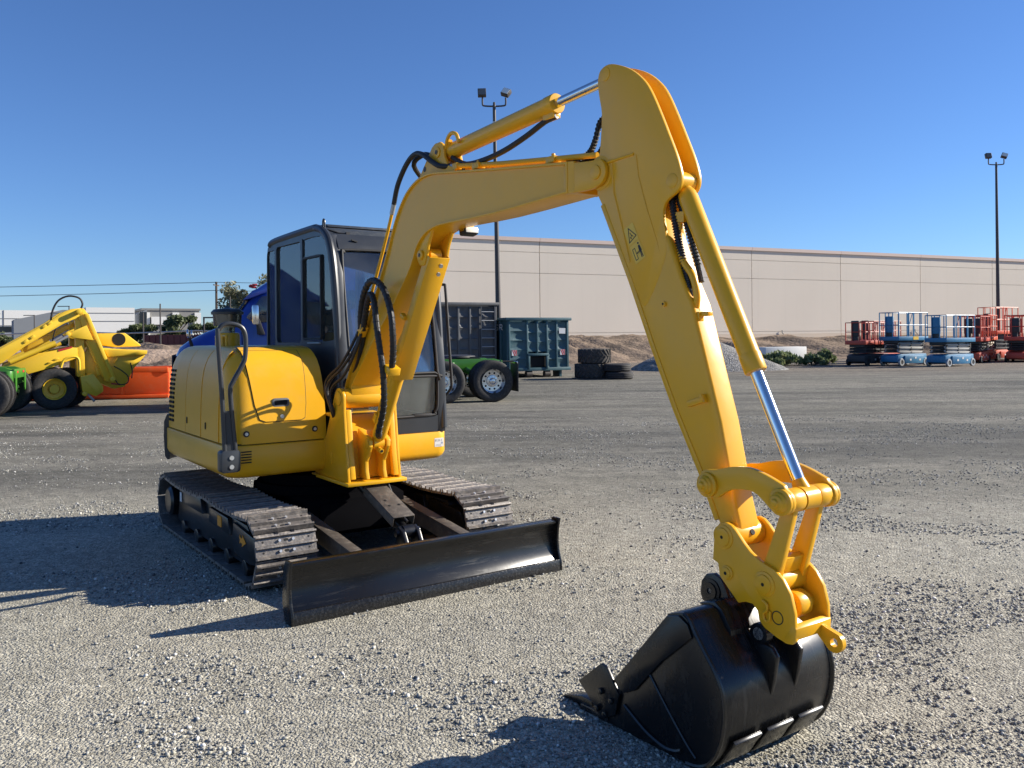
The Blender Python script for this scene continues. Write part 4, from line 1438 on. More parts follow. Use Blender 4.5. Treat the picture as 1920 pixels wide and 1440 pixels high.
m_ = MB(); m_.prism([(p[0] - .012, p[1] - .004) for p in rearA[1:-1]] + [(p[0] + .012, p[1] + .006) for p in reversed(rearA[1:-1])], -.066, .066); m_.build("rear_flange", YP, ar, 0.003)
m_ = MB(); m_.cyl((2.409, -.088, .836), (2.409, .088, .836), .052, n=28); m_.build("tip_boss", YP, ar, 0.004)
m_ = MB(); m_.box((2.42, 0, .895), (.05, .125, .02), Matrix.Rotation(R(70), 3, 'Y')); m_.build("tip_pad", YP, ar, 0.007)
m_ = MB(); m_.cyl((2.459, .005, .848), (2.463, .005, .850), .012, n=12); m_.build("grease_hole", "dark_hole", ar)
m_ = MB(); m_.cyl((2.36, -.155, 1.04), (2.36, .155, 1.04), .042, n=26); m_.build("link_boss", YP, ar, 0.004)
# weld seams and a stop bar on the flank
m_ = MB()
m_.tube([(1.68, -.064, 2.447), (1.76, -.064, 2.452), (1.87, -.064, 2.456)], .007, 8)
m_.tube([(1.885, -.0635, 2.45), (1.90, -.0635, 2.35), (1.95, -.0635, 2.20), (2.01, -.0625, 2.05), (2.035, -.0585, 1.96)], .0045, 6)
m_.tube([(1.725, -.0635, 2.44), (1.735, -.0635, 2.30), (1.80, -.0635, 2.10), (1.84, -.0635, 1.97)], .0045, 6)
m_.build("weld_bead", YP, ar)
m_ = MB(); m_.cyl((2.052, -.072, 1.773), (2.052, -.058, 1.773), .012, n=12, mi=0); m_.cyl((2.052, -.0735, 1.773), (2.052, -.072, 1.773), .005, n=8, mi=1); m_.build("threaded_boss", [YP, "dark_hole"], ar)
for s in (-1, 1):
    m_ = MB(); m_.box((2.235, s * .0675, 1.360), (.10, .012, .024), Matrix.Rotation(R(-17), 3, 'Y')); m_.box((2.284, s * .078, 1.377), (.012, .030, .034), Matrix.Rotation(R(-17), 3, 'Y')); m_.build("hose_stop", YP, ar, 0.002)
# warning decals
m_ = MB()
du, dz = Vector((.059, .030)), Vector((.080, -.163))


def dpt(a0, b0):
    p = Vector((1.800, 2.120)) + du * a0 * 1.02 + dz * b0
    return (p.x, p.y)


Y0 = -.0641
m_.prism([dpt(0, 0), dpt(1, 0), dpt(1, .48), dpt(0, .48)], Y0, Y0 - .0006, 0)
m_.prism([dpt(0, .50), dpt(1, .50), dpt(1, 1), dpt(0, 1)], Y0, Y0 - .0006, 0)


def dline(pts, w, mi=1):
    for p, q in zip(pts, pts[1:]):
        p, q = Vector(dpt(*p)), Vector(dpt(*q))
        d_ = (q - p).normalized(); n_ = Vector((-d_.y, d_.x)) * w / 2
        m_.prism([tuple(p + n_ - d_ * w * .3), tuple(p - n_ - d_ * w * .3), tuple(q - n_ + d_ * w * .3), tuple(q + n_ + d_ * w * .3)], Y0 - .0006, Y0 - .0012, mi)


dline([(.12, .41), (.90, .36), (.44, .06), (.12, .41)], .004)
dline([(.38, .34), (.50, .26), (.44, .19)], .0035); dline([(.50, .26), (.62, .33)], .003); dline([(.34, .30), (.42, .35)], .0035)
dline([(.15, .62), (.38, .62), (.38, .92), (.15, .92), (.15, .62)], .0028)
dline([(.44, .78), (.66, .78)], .0028); dline([(.50, .75), (.44, .78), (.50, .81)], .0028); dline([(.60, .75), (.66, .78), (.60, .81)], .0028)
dline([(.80, .63), (.80, .77)], .0085); dline([(.76, .78), (.74, .94)], .005); dline([(.84, .78), (.86, .94)], .005); dline([(.74, .64), (.70, .78)], .004); dline([(.86, .64), (.90, .78)], .004)
hc = Vector(dpt(.80, .565))
m_.prism([(hc.x + .005 * math.cos(2 * math.pi * i / 10), hc.y + .005 * math.sin(2 * math.pi * i / 10)) for i in range(10)], Y0 - .0006, Y0 - .0012, 1)
m_.build("warning_decal", ["decal_yellow", "ink_black"], ar)

# ---- bucket linkage
lk = empty("bucket_linkage", (0, 0, 0), 0, EX)
rk = smo([(2.31, 1.06), (2.335, 1.095), (2.40, 1.105), (2.48, 1.125), (2.563, 1.131), (2.645, 1.113), (2.72, 1.085)], 3) + arc(2.711, 1.024, .050, 70, -110, 8) + smo([(2.66, .99), (2.60, 1.035), (2.549, 1.045), (2.47, 1.033), (2.41, .995)], 3) + arc(2.36, 1.04, .052, -60, -180, 5)
for s in (-1, 1):
    m_ = MB(); m_.prism(rk, s * .118, s * .140)
    for x, z in ((2.36, 1.04), (2.711, 1.024)):
        m_.lathe([(.050, 0), (.050, .014), (.038, .016), (.036, .028), (.030, .030), (.028, .038), (.016, .040), (.014, .050), (.001, .051)], (x, s * .138, z), (0, s, 0), 24)
    m_.build("rocker_link", YP, lk, 0.004)
    m_ = MB(); pth = [(2.735, 1.005), (2.68, 1.0), (2.572, .72), (2.575, .67), (2.64, .67), (2.655, .72)]
    m_.prism(pth, s * .062, s * .092); m_.build("bucket_link_bar", YP, lk, 0.004)
m_ = MB()
m_.cyl((2.711, -.118, 1.024), (2.711, -.046, 1.024), .044, n=26); m_.cyl((2.711, .118, 1.024), (2.711, .046, 1.024), .044, n=26)
m_.build("link_tube", YP, lk, 0.004)
m_ = MB(); m_.cyl((2.606, -.094, .694), (2.606, .094, .694), .046, n=26); m_.build("link_tube", YP, lk, 0.004)
m_ = MB(); m_.prism([(2.60, .73), (2.64, .73), (2.66, .79), (2.63, .80)], -.062, .062); m_.build("link_web", YP, lk, 0.003)

# ---- quick coupler
qc = empty("quick_coupler", (0, 0, 0), 0, EX)
cpl = [(2.353, .736), (2.362, .834), (2.372, .865), (2.388, .886), (2.420, .895), (2.447, .888), (2.470, .870), (2.508, .830), (2.540, .802), (2.587, .776), (2.651, .757), (2.689, .728), (2.722, .680), (2.740, .612), (2.743, .514), (2.728, .500), (2.705, .496),
       (2.661, .506), (2.605, .528), (2.580, .55), (2.572, .585), (2.550, .605), (2.515, .605), (2.480, .592), (2.436, .632), (2.388, .676), (2.380, .725)]
for s in (-1, 1):
    m_ = MB(); m_.prism(cpl, s * .090, s * .108)
    for x, z, r_ in ((2.409, .836, .036), (2.606, .694, .036), (2.426, .697, .022)):
        m_.lathe([(r_ * 1.35, 0), (r_ * 1.35, .006), (r_, .007), (r_, .013), (r_ * .3, .013)], (x, s * .106, z), (0, s, 0), 26)
    m_.build("side_plate", YP, qc, 0.004)
    m_ = MB()
    for x, z in ((2.409, .836), (2.606, .694), (2.426, .697)):
        m_.cyl((x, s * .118, z), (x, s * .1196, z), .007, n=12)
    m_.build("pin_hole", "dark_hole", qc)
    m_ = MB(); rr = [(.026 * math.cos(2 * math.pi * i / 24), .026 * math.sin(2 * math.pi * i / 24)) for i in range(24)]
    m_.ring([(2.665 + a0, .582 + b0) for a0, b0 in rr], .004, s * .1078, s * .1092); m_.build("plug_groove", "ink_black", qc)
m_ = MB(); m_.prism([(2.700, .499), (2.742, .517), (2.746, .56), (2.728, .575), (2.690, .515)], -.1085, .1085); m_.build("front_bridge", YP, qc, 0.006)
m_ = MB(); m_.prism([(2.47, .62), (2.49, .60), (2.57, .62), (2.57, .64)], -.091, .091); m_.build("floor_web", YP, qc, 0.003)
m_ = MB(); m_.cyl((2.655, -.092, .612), (2.655, .092, .612), .030, n=20); m_.cyl((2.655, -.02, .612), (2.655, .05, .612), .052, n=24); m_.build("lock_shaft", YP, qc, 0.004)
m_ = MB(); m_.tube([(2.60, -.112, .632), (2.622, -.116, .624), (2.622, -.116, .600), (2.605, -.114, .585), (2.612, -.112, .56), (2.63, -.112, .565), (2.635, -.114, .60)], .005, 8, 4); m_.build("safety_clip", YP, qc)
LIFT_EYE = [(2.715, .52), (2.775, .463)] + arc(2.797, .495, .038, -115, 60, 8) + [(2.77, .54), (2.74, .55)]

# ---- bucket
bu = empty("bucket", (2.3, -.015, 0), 0, EX)
BX = -2.3
VR, VL = -.325, .325
back = smo([(2.330, .556), (2.40, .578), (2.440, .565), (2.470, .520), (2.520, .457), (2.570, .397), (2.600, .334), (2.609, .255), (2.594, .164), (2.560, .087), (2.510, .035), (2.42, .012), (2.20, .006), (2.00, .004), (1.86, .004)], 3)
sideP = back + [(1.86, .020), (1.98, .035), (2.030, .12), (2.10, .215)]
for y0, y1 in ((VR, VR + .014), (VL - .014, VL)):
    m_ = MB(); m_.prism([(x + BX, z) for x, z in sideP], y0, y1); m_.build("side_plate", "bucket_black", bu, 0.003)
m_ = MB()
inn = offset_poly(back + [(1.86, .10), (2.33, .50)], .016)[:len(back)]
m_.prism([(x + BX, z) for x, z in back] + [(x + BX, z) for x, z in reversed(inn)], VR + .012, VL - .012); m_.build("shell", "bucket_black", bu, 0.002)
for s, y in ((-1, VR), (1, VL)):
    yo, yi = (y - .012, y + .004) if s < 0 else (y - .004, y + .012)
    m_ = MB(); m_.prism([(x + BX, z) for x, z in [(2.332, .550), (2.395, .568), (2.440, .545), (2.462, .50), (2.30, .36), (2.15, .20), (2.08, .165), (2.02, .20), (2.12, .31)]], yo, yi); m_.build("edge_doubler", "bucket_black", bu, 0.004)
    rim = offset_poly(back, 0)[8:36]
    m_ = MB(); m_.tube([(x + BX, y, z) for x, z in back[4:34]], .009, 6); m_.build("rim_bead", "bucket_black", bu)
    m_ = MB()
    wear = smo([(2.08, .115), (2.20, .055), (2.30, .03), (2.36, .035), (2.395, .05)], 4)
    m_.tube([(x + BX, y - .002 * 1, z) for x, z in wear] if s < 0 else [(x + BX, y + .002, z) for x, z in wear], .008, 6)
    m_.tube([(x + BX, y + s * .002, z) for x, z in smo([(2.22, .30), (2.32, .19), (2.42, .09), (2.47, .05)], 4)], .006, 6)
    m_.build("wear_bead", "bucket_black", bu)
    m_ = MB(); m_.prism([(x + BX, z) for x, z in offset_poly([(1.800, .128), (1.950, .250), (1.985, .243), (2.060, .150), (2.035, .06), (1.96, .02), (1.905, .04), (1.90, .055)], .0)], yo - .004 * 1 if s < 0 else yi, yo + .012 if s < 0 else yi + .014 - .01)
    m_.build("side_cutter", "bucket_black", bu, 0.004)
    for x, z in ((1.955, .135), (2.02, .115), (1.93, .055), (1.98, .045)):
        m_ = MB(); yy = y + s * .014
        m_.cyl((x + BX, yy, z), (x + BX, yy + s * .016, z), .014, n=6); m_.build("cutter_bolt", "bucket_black", bu, 0.002)
m_ = MB(); m_.prism([(x + BX, z) for x, z in [(1.79, .002), (1.80, .026), (1.98, .034), (1.98, .003)]], VR - .004, VL + .004); m_.build("lip_plate", "worn_edge", bu, 0.003)
for k in range(4):
    y = VR + .045 + k * (VL - VR - .09) / 3
    m_ = MB()
    sec = [((1.86, .001), (1.86, .052), .036), ((1.78, .002), (1.79, .050), .034), ((1.72, .002), (1.725, .032), .032), ((1.655, .004), (1.655, .010), .030)]
    rg = [[(a[0] + BX, y - h_, a[1]), (a[0] + BX, y + h_, a[1]), (b_[0] + BX, y + h_, b_[1]), (b_[0] + BX, y - h_, b_[1])] for a, b_, h_ in sec]
    loft(m_, rg)
    m_.build("tooth", "bucket_black", bu, 0.003)
# ears with pin bosses
ear = [(2.275, .545), (2.262, .575), (2.268, .625), (2.295, .660), (2.335, .670), (2.372, .655), (2.395, .62), (2.42, .565), (2.47, .51), (2.54, .46), (2.615, .45), (2.640, .42), (2.625, .33), (2.605, .25), (2.55, .30), (2.45, .48), (2.36, .545)]
for s in (-1, 1):
    m_ = MB(); m_.prism([(x + BX, z) for x, z in ear], .015 + s * .072 - .011, .015 + s * .072 + .011); m_.build("ear", "bucket_black", bu, 0.004)
    m_ = MB(); m_.lathe([(.048, -.02), (.048, .016), (.034, .018), (.034, .024), (.012, .024), (.010, .018)], (2.321 + BX, .015 + s * .072, .598), (0, s, 0), 28); m_.build("pin_boss", "bucket_black", bu)
    m_ = MB(); m_.lathe([(.04, -.02), (.04, .016), (.03, .018), (.01, .018)], (2.56 + BX, .015 + s * .072, .49), (0, s, 0), 28); m_.build("pin_boss", "bucket_black", bu)
m_ = MB(); m_.cyl((2.321 + BX, -.075, .598), (2.321 + BX, .105, .598), .026, n=20); m_.cyl((2.56 + BX, -.075, .49), (2.56 + BX, .105, .49), .024, n=20); m_.build("bucket_pin", "bright_bolt", bu)
m_ = MB(); m_.prism([(x + BX, z) for x, z in [(2.335, .570), (2.42, .594), (2.455, .570), (2.50, .50), (2.50, .47), (2.44, .54)]], -.16, .19); m_.build("top_doubler", "bucket_black", bu, 0.004)
# heel wear plates
bnorm = []
for k in range(3):
    y0 = VR + .05 + k * .19
    m_ = MB()
    seg = [p for p in back if .02 <= p[1] <= .115 and p[0] > 2.45]
    seg = sorted(seg, key=lambda p: p[1])
    seg = [(2.604, .15)] + seg[::-1] + [(2.46, .018)]
    outp = [(p[0] + .011, p[1] - .011) for p in seg]
    m_.prism([(x + BX, z) for x, z in seg] + [(x + BX, z) for x, z in reversed(outp)], y0, y0 + .155); m_.build("heel_plate", "bucket_black", bu, 0.003)

# ---- cab
cb = empty("cab", (-1.9, 0, 0), 0, EX)
CX = 1.9
CR, CL = -.085, .830


def front_u(z):
    """front plane of the cab: straight lower part, leaning back above"""
    tab = [(.86, -1.315), (1.37, -1.305), (1.774, -1.372), (2.184, -1.433), (2.36, -1.49), (2.45, -1.55), (2.51, -1.66)]
    return interp(tab, z) + CX


sidepoly = [(front_u(.87), .87), (front_u(1.37), 1.37), (front_u(1.774), 1.774), (front_u(2.184), 2.184), (front_u(2.36), 2.36), (front_u(2.45), 2.45), (-1.63 + CX, 2.495), (-1.72 + CX, 2.525), (-1.85 + CX, 2.533), (-2.70 + CX, 2.512), (-2.80 + CX, 2.50), (-2.875 + CX, 2.45), (-2.90 + CX, 2.36), (-2.92 + CX, 1.60), (-2.92 + CX, .87)]


def frame_with_holes(outer, holes, y0, y1, name, mats, parent, bevel=0.004):
    """plate in the x-z plane with window openings cut by a bridge-free boolean of bmesh: built as rings"""
    bm = bmesh.new()
    def loop(poly):
        vs = [bm.verts.new((x, y0, z)) for x, z in poly]
        return [bm.edges.new((vs[i], vs[(i + 1) % len(vs)])) for i in range(len(vs))]
    es = loop(outer)
    for h in holes:
        es += loop(h)
    bmesh.ops.triangle_fill(bm, use_beauty=True, use_dissolve=False, edges=es)
    bmesh.ops.recalc_face_normals(bm, faces=bm.faces)
    g = bmesh.ops.extrude_face_region(bm, geom=bm.faces[:])
    for v in g["geom"]:
        if isinstance(v, bmesh.types.BMVert):
            v.co.y = y1
    bmesh.ops.recalc_face_normals(bm, faces=bm.faces)
    me = bpy.data.meshes.new(name)
    bm.to_mesh(me); bm.free()
    me.materials.append(MATS[mats])
    me.polygons.foreach_set("use_smooth", [True] * len(me.polygons))
    me.set_sharp_from_angle(angle=R(28))
    o = bpy.data.objects.new(name, me)
    scene.collection.objects.link(o)
    o.parent = parent
    return o


frame_with_holes(LIFT_EYE, [[(2.797 + .016 * math.cos(2 * math.pi * i / 14), .495 + .016 * math.sin(2 * math.pi * i / 14)) for i in range(14)]], .045, .066, "lifting_eye", YP, qc)
# openings on the right side: one long window with a rounded front top corner, divided by a sliding-sash bar
w1 = sm([(-1.44 + CX, 1.62), (-1.43 + CX, 1.75), (-1.47 + CX, 2.10), (-1.52 + CX, 2.30), (-1.58 + CX, 2.395), (-1.70 + CX, 2.445), (-2.02 + CX, 2.445), (-2.05 + CX, 2.40), (-2.05 + CX, 1.66), (-2.01 + CX, 1.62)], 3)
w2 = rrect(-2.66 + CX, -2.09 + CX, 1.60, 2.440, .04, 4)
w3 = rrect(-2.895 + CX, -2.70 + CX, 1.50, 2.42, .03, 4)
frame_with_holes(sidepoly, [w1, w2, w3], CR, CR + .045, "right_wall", CG, cb)
doorw = sm([(-1.43 + CX, 1.02), (-1.40 + CX, 1.40), (-1.47 + CX, 1.75), (-1.53 + CX, 2.15), (-1.62 + CX, 2.36), (-1.75 + CX, 2.42), (-2.20 + CX, 2.42), (-2.26 + CX, 2.36), (-2.26 + CX, 1.10), (-2.20 + CX, 1.02)], 3)
w5 = rrect(-2.84 + CX, -2.36 + CX, 1.55, 2.42, .05, 4)
frame_with_holes(sidepoly, [doorw, w5], CL - .045, CL, "left_wall", CG, cb)
for nm, w, y in (("side_pane", w1, CR + .012), ("side_pane", w2, CR + .018), ("side_pane", w3, CR + .012), ("door_pane", doorw, CL - .012), ("side_pane", w5, CL - .012)):
    m_ = MB(); m_.prism(offset_poly(w, -.006), y, y + .004); m_.build(nm, "cab_glass", cb)
m_ = MB(); m_.ring(rrect(-2.045 + CX, -1.66 + CX, 1.625, 2.30, .03, 4), .016, CR - .006, CR + .012); m_.build("sliding_sash", "rubber", cb)
m_ = MB(); m_.box((-1.79 + CX, CR - .012, 1.598), (.24, .02, .012)); m_.build("sash_rail", "galvanised", cb, 0.003)


# front frame: strips following the raked front
def front_strip(v0, v1, z0, z1, out=.0, th=.045, name="front_frame", mats=CG, rows=10, bevel=0.0):
    m = MB()
    L_ = []
    for k in range(rows + 1):
        z = z0 + (z1 - z0) * k / rows
        u = front_u(z) + out
        L_.append([(u, v0, z), (u, v1, z), (u - th, v1, z), (u - th, v0, z)])
    loft(m, L_)
    return m.build(name, mats, cb, bevel, sharp=32)


front_strip(CR - .004, CR + .085, .875, 2.45, .006, .07, "front_pillar", bevel=.010)
front_strip(CL - .075, CL + .004, .875, 2.45, .006, .07, "front_pillar", bevel=.010)
front_strip(CR + .07, CL - .07, .875, 1.005, .004, .05, "front_sill", rows=2)
front_strip(CR + .07, CL - .07, 1.325, 1.350, .004, .03, "windscreen_bar", "rubber", rows=1)
front_strip(CR + .07, CL - .07, 2.325, 2.455, .002, .05, "front_header", rows=5)
front_strip(CR + .075, CL - .065, 1.000, 1.330, -.010, .005, "lower_windscreen", "cab_glass", rows=3)
front_strip(CR + .075, CL - .065, 1.345, 2.335, -.010, .005, "upper_windscreen", "cab_glass", rows=10)
for pts in ([(CR + .085, 1.36), (CR + .085, 2.24), (CR + .11, 2.30), (CR + .16, 2.325), (CL - .16, 2.325), (CL - .10, 2.30), (CL - .075, 2.24), (CL - .075, 1.36), (CL - .10, 1.35), (CR + .11, 1.35)],
            [(CR + .085, 1.05), (CR + .085, 1.30), (CR + .10, 1.322), (CL - .09, 1.322), (CL - .075, 1.30), (CL - .075, 1.09), (CL - .10, 1.03), (CL - .15, 1.008), (CR + .14, 1.008), (CR + .10, 1.02)]):
    m_ = MB(); m_.tube([(front_u(z) + .003, v, z) for v, z in pts], .011, 8, 3, closed=True); m_.build("window_seal", "rubber", cb)
# rounded roof and corner tubes
m_ = MB()
for y in (CR + .012, CL - .012):
    m_.tube([(front_u(1.30) - .012, y, .90), (front_u(1.774) - .012, y, 1.774), (front_u(2.184) - .014, y, 2.184), (front_u(2.36) - .016, y, 2.36), (front_u(2.45) - .02, y, 2.44), (-1.66 + CX, y, 2.49), (-1.76 + CX, y, 2.513), (-1.88 + CX, y, 2.52), (-2.70 + CX, y, 2.50), (-2.83 + CX, y, 2.47)], .030, 12, 4)
m_.build("corner_tube", CG, cb)
m_ = MB()
roofp = [(-1.58 + CX, 2.452), (-1.63 + CX, 2.495), (-1.72 + CX, 2.520), (-1.85 + CX, 2.530), (-2.70 + CX, 2.510), (-2.84 + CX, 2.48), (-2.84 + CX, 2.44), (-1.7 + CX, 2.46)]
m_.prism(roofp, CR + .02, CL - .02); m_.build("roof", "roof_grey", cb, 0.004)
m_ = MB(); m_.prism([(-1.72 + CX, 2.528), (-1.85 + CX, 2.538), (-2.62 + CX, 2.522), (-2.62 + CX, 2.54), (-1.84 + CX, 2.560), (-1.76 + CX, 2.552)], CR + .09, CL - .09); m_.build("roof_hatch", "roof_grey", cb, 0.006)
m_ = MB(); m_.tube([(-1.66 + CX, CR + .02, 2.50), (-1.66 + CX, CR + .02, 2.555), (-1.645 + CX, CR + .02, 2.572), (-1.63 + CX, CR + .02, 2.555), (-1.63 + CX, CR + .02, 2.50)], .008, 8, 3); m_.build("lifting_eye", CG, cb)
m_ = MB(); m_.tube([(-1.62 + CX, CR + .03, 2.495), (-1.585 + CX, CR + .12, 2.465), (-1.57 + CX, CR + .17, 2.46)], .006, 6); m_.box((-1.565 + CX, CR + .185, 2.462), (.02, .03, .02)); m_.build("wiper_hose", "rubber", cb)
m_ = MB(); m_.box((front_u(2.40) + .012, CR + .215, 2.40), (.015, .05, .008), Matrix.Rotation(R(-12), 3, 'X')); m_.build("washer_nozzle", "rubber", cb)
m_ = MB(); m_.box((front_u(1.01) + .004, .62, 1.012), (.02, .16, .022)); m_.build("sill_latch", "rubber", cb, 0.004)
# rear wall
m_ = MB(); m_.box((-2.90 + CX, (CR + CL) / 2, 1.22), (.04, CL - CR - .06, .70)); m_.box((-2.87 + CX, (CR + CL) / 2, 2.44), (.05, CL - CR - .06, .08)); m_.build("rear_wall", CG, cb)
m_ = MB(); m_.box((-2.895 + CX, (CR + CL) / 2, 1.98), (.005, CL - CR - .08, .86)); m_.build("rear_pane", "cab_glass", cb)
m_ = MB(); m_.box((-2.11 + CX, (CR + CL) / 2, .89), (1.56, CL - CR - .07, .04)); m_.build("floor_plate", "interior_grey", cb)
m_ = MB()
m_.prism(sm([(-2.55 + CX, 1.22), (-2.10 + CX, 1.20), (-2.08 + CX, 1.30), (-2.15 + CX, 1.33), (-2.52 + CX, 1.33)], 2), .16, .62)
m_.prism(sm([(-2.62 + CX, 1.25), (-2.48 + CX, 1.28), (-2.58 + CX, 1.70), (-2.66 + CX, 1.95), (-2.75 + CX, 1.93), (-2.72 + CX, 1.60)], 2), .17, .61)
m_.box((-2.33 + CX, .39, 1.05), (.36, .34, .30))
m_.build("seat", "seat_fabric", cb, 0.01)
for y in (.02, .72):
    m_ = MB(); m_.box((-2.2 + CX, y, 1.22), (.50, .12, .44)); m_.tube([(-2.0 + CX, y, 1.44), (-1.96 + CX, y, 1.56), (-1.94 + CX, y, 1.62)], .014, 8); m_.cyl((-1.94 + CX, y, 1.60), (-1.93 + CX, y, 1.70), .026, .022, n=10); m_.build("control_console", "interior_grey", cb, 0.01)
m_ = MB()
for y in (.30, .44):
    m_.tube([(-1.62 + CX, y, .90), (-1.60 + CX, y, 1.10), (-1.60 + CX, y, 1.38)], .012, 8); m_.box((-1.62 + CX, y, .96), (.20, .09, .02), Matrix.Rotation(R(-30), 3, 'Y'))
m_.build("travel_levers", "rubber", cb)
# grab rail outside the door side
m_ = MB(); m_.tube([(-1.44 + CX, CL, 2.06), (-1.40 + CX, CL + .05, 2.07), (-1.39 + CX, CL + .06, 2.02), (-1.36 + CX, CL + .07, 1.60), (-1.34 + CX, CL + .08, 1.28), (-1.35 + CX, CL + .07, 1.20), (-1.40 + CX, CL, 1.10)], .012, 10, 4); m_.build("grab_rail", "rubber", cb)
m_ = MB(); m_.box((-1.40 + CX, CL + .006, 1.10), (.06, .02, .05)); m_.box((-1.50 + CX, CL + .006, 1.52), (.06, .02, .10)); m_.build("door_hinge", CG, cb, 0.004)

# ------------------------------------------------------------------ wheels shared by vehicles
def tyre_mb(mb, c, r, w, rim, axis=(0, 1, 0), grooves=4, n=40, mi=0):
    hw = w / 2
    prof = [(rim, -hw * .78), (rim + (r - rim) * .35, -hw * .98), (rim + (r - rim) * .7, -hw), (r * .965, -hw * .92), (r * .992, -hw * .80)]
    for k in range(grooves):
        t = -hw * .72 + (k + .5) * (1.44 * hw / grooves)
        g = .018 * w / .28
        prof += [(r, t - hw * .72 / grooves + g), (r, t - g), (r * .975, t - g * .6), (r * .975, t + g * .6), (r, t + g)]
    prof += [(r * .992, hw * .80), (r * .965, hw * .92), (rim + (r - rim) * .7, hw), (rim + (r - rim) * .35, hw * .98), (rim, hw * .78)]
    mb.lathe(prof, c, axis, n, mi, closed=True)


# ------------------------------------------------------------------ tractor unit (x forward, y to its left)
def make_truck():
    t = empty("tractor_truck", (0, 0, 0))
    # chassis
    ch = empty("chassis", (0, 0, 0), 0, t)
    for s in (-1, 1):
        m = MB(); m.prism([(-.42, .84), (-.42, 1.00), (-.25, 1.06), (6.8, 1.06), (6.8, .78), (.2, .78), (-.2, .78)], s * .40, s * .48); m.build("frame_rail", "truck_green", ch, 0.01)
    m = MB(); m.box((-.43, 0, .92), (.05, 1.0, .20)); m.build("rear_crossmember", "truck_green", ch, 0.01)
    for s in (-1, 1):
        m = MB(); m.plate([(s * .34, .98), (s * .48, .98), (s * .46, .56), (s * .40, .52), (s * .36, .60)], -.47, -.44); m.build("tow_bracket", "truck_green", ch, 0.008)
        m = MB(); m.box((-.458, s * .30, .95), (.012, .20, .05)); m.build("tail_lamp", "ink_red", ch, 0.004)
    for x in (.62, 1.9, 3.2):
        m = MB(); m.box((x, 0, .92), (.18, .9, .2)); m.build("crossmember", "truck_green", ch, 0.01)
    for x in (0, 1.24):
        m = MB(); m.cyl((x, -.85, .52), (x, .85, .52), .10, n=16); m.lathe([(.05, -.25), (.24, -.12), (.27, 0), (.24, .12), (.05, .25)], (x, 0, .52), (0, 1, 0), 18); m.build("drive_axle", "truck_green", ch)
        for s in (-1, 1):
            m = MB(); m.prism([(x - .42, .70), (x - .10, .58), (x + .10, .58), (x + .55, .80), (x + .50, .86), (x + .08, .66), (x - .36, .76)], s * .46, s * .55); m.cyl((x - .32, s * .5, .74), (x - .32, s * .5, .98), .11, n=14); m.build("suspension_arm", "truck_green", ch, 0.01)
    m = MB(); m.lathe([(.001, 1.16), (.30, 1.165), (.46, 1.14), (.48, 1.10), (.40, 1.06), (.001, 1.06)], (.62, 0, 0), (0, 0, 1), 24); m.prism([(.05, 1.05), (.25, 1.12), (.9, 1.12), (1.2, 1.05)], -.42, .42); m.build("fifth_wheel", "rubber", ch)
    for s in (-1, 1):
        m = MB(); m.cyl((-.30, s * 1.0, 1.0), (-.62, s * 1.0, 1.0), .02, n=8); m.box((-.62, s * .98, .60), (.02, .60, .70)); m.build("mud_flap", "rubber", ch)
        m = MB(); m.box((-.60, s * .98, .98), (.03, .60, .06), Matrix.Rotation(R(20), 3, 'Y')); m.build("flap_hanger", "alloy", ch, 0.005)
    for s in (-1, 1):
        m = MB(); m.cyl((2.6, s * .86, .72), (4.1, s * .86, .72), .33, n=28); m.build("fuel_tank", "alloy", ch, 0.02)
    # wheels
    wp = []
    for x in (0, 1.24):
        for s in (-1, 1):
            wp.append((x, s, True))
    for s in (-1, 1):
        wp.append((6.15, s, False))
    for x, s, dual in wp:
        w = empty("wheel", (x, s * 1.07, .52), 0, t)
        m = MB(); tyre_mb(m, (0, s * .02, 0), .52, .27, .30); m.build("tyre", "tyre", w, sharp=40)
        if dual:
            m = MB(); tyre_mb(m, (0, -s * .31, 0), .52, .27, .30); m.build("tyre", "tyre", w, sharp=40)
        m = MB()
        o_ = -.02 if dual else .09
        m.lathe([(.30, .13), (.292, .10), (.27, .02), (.255, o_), (.15, o_ - .005), (.14, o_ + .03), (.085, o_ + .035), (.08, o_ + .10), (.055, o_ + .125), (.001, o_ + .13)], (0, s * .02, 0), (0, s, 0), 36, caps=False)
        m.build("rim", "alloy", w, sharp=35)
        m = MB()
        for k in range(10):
            a = 2 * math.pi * k / 10
            m.cyl((.205 * math.cos(a), s * (.02 + o_ - .004), .205 * math.sin(a)), (.205 * math.cos(a), s * (.02 + o_ + .004), .205 * math.sin(a)), .026, n=10, mi=0)
            a += .31
            m.cyl((.118 * math.cos(a), s * (.02 + o_ + .02), .118 * math.sin(a)), (.118 * math.cos(a), s * (.02 + o_ + .05), .118 * math.sin(a)), .012, n=6, mi=1)
        m.build("wheel_bolts", ["dark_hole", "alloy"], w)["kind"] = "stuff"
    # cab and sleeper: cross sections along x
    cb = empty("cab", (0, 0, 0), 0, t)

    def sect(x, zb, zt, hw, top=.75, r=.22):
        """rounded box section at x"""
        pts = []
        ht = hw * top
        pts += [(x, -hw, zb), (x, -hw, zb + (zt - zb) * .35), (x, -hw * (.5 + .5 * top) - .0, zt - (zt - zb) * .30)]
        pts += [(x, -ht, zt - r * .5), (x, -ht + r * .45, zt - .04), (x, -ht * .5, zt), (x, ht * .5, zt), (x, ht - r * .45, zt - .04), (x, ht, zt - r * .5)]
        pts += [(x, hw * (.5 + .5 * top), zt - (zt - zb) * .30), (x, hw, zb + (zt - zb) * .35), (x, hw, zb)]
        return pts
    m = MB()
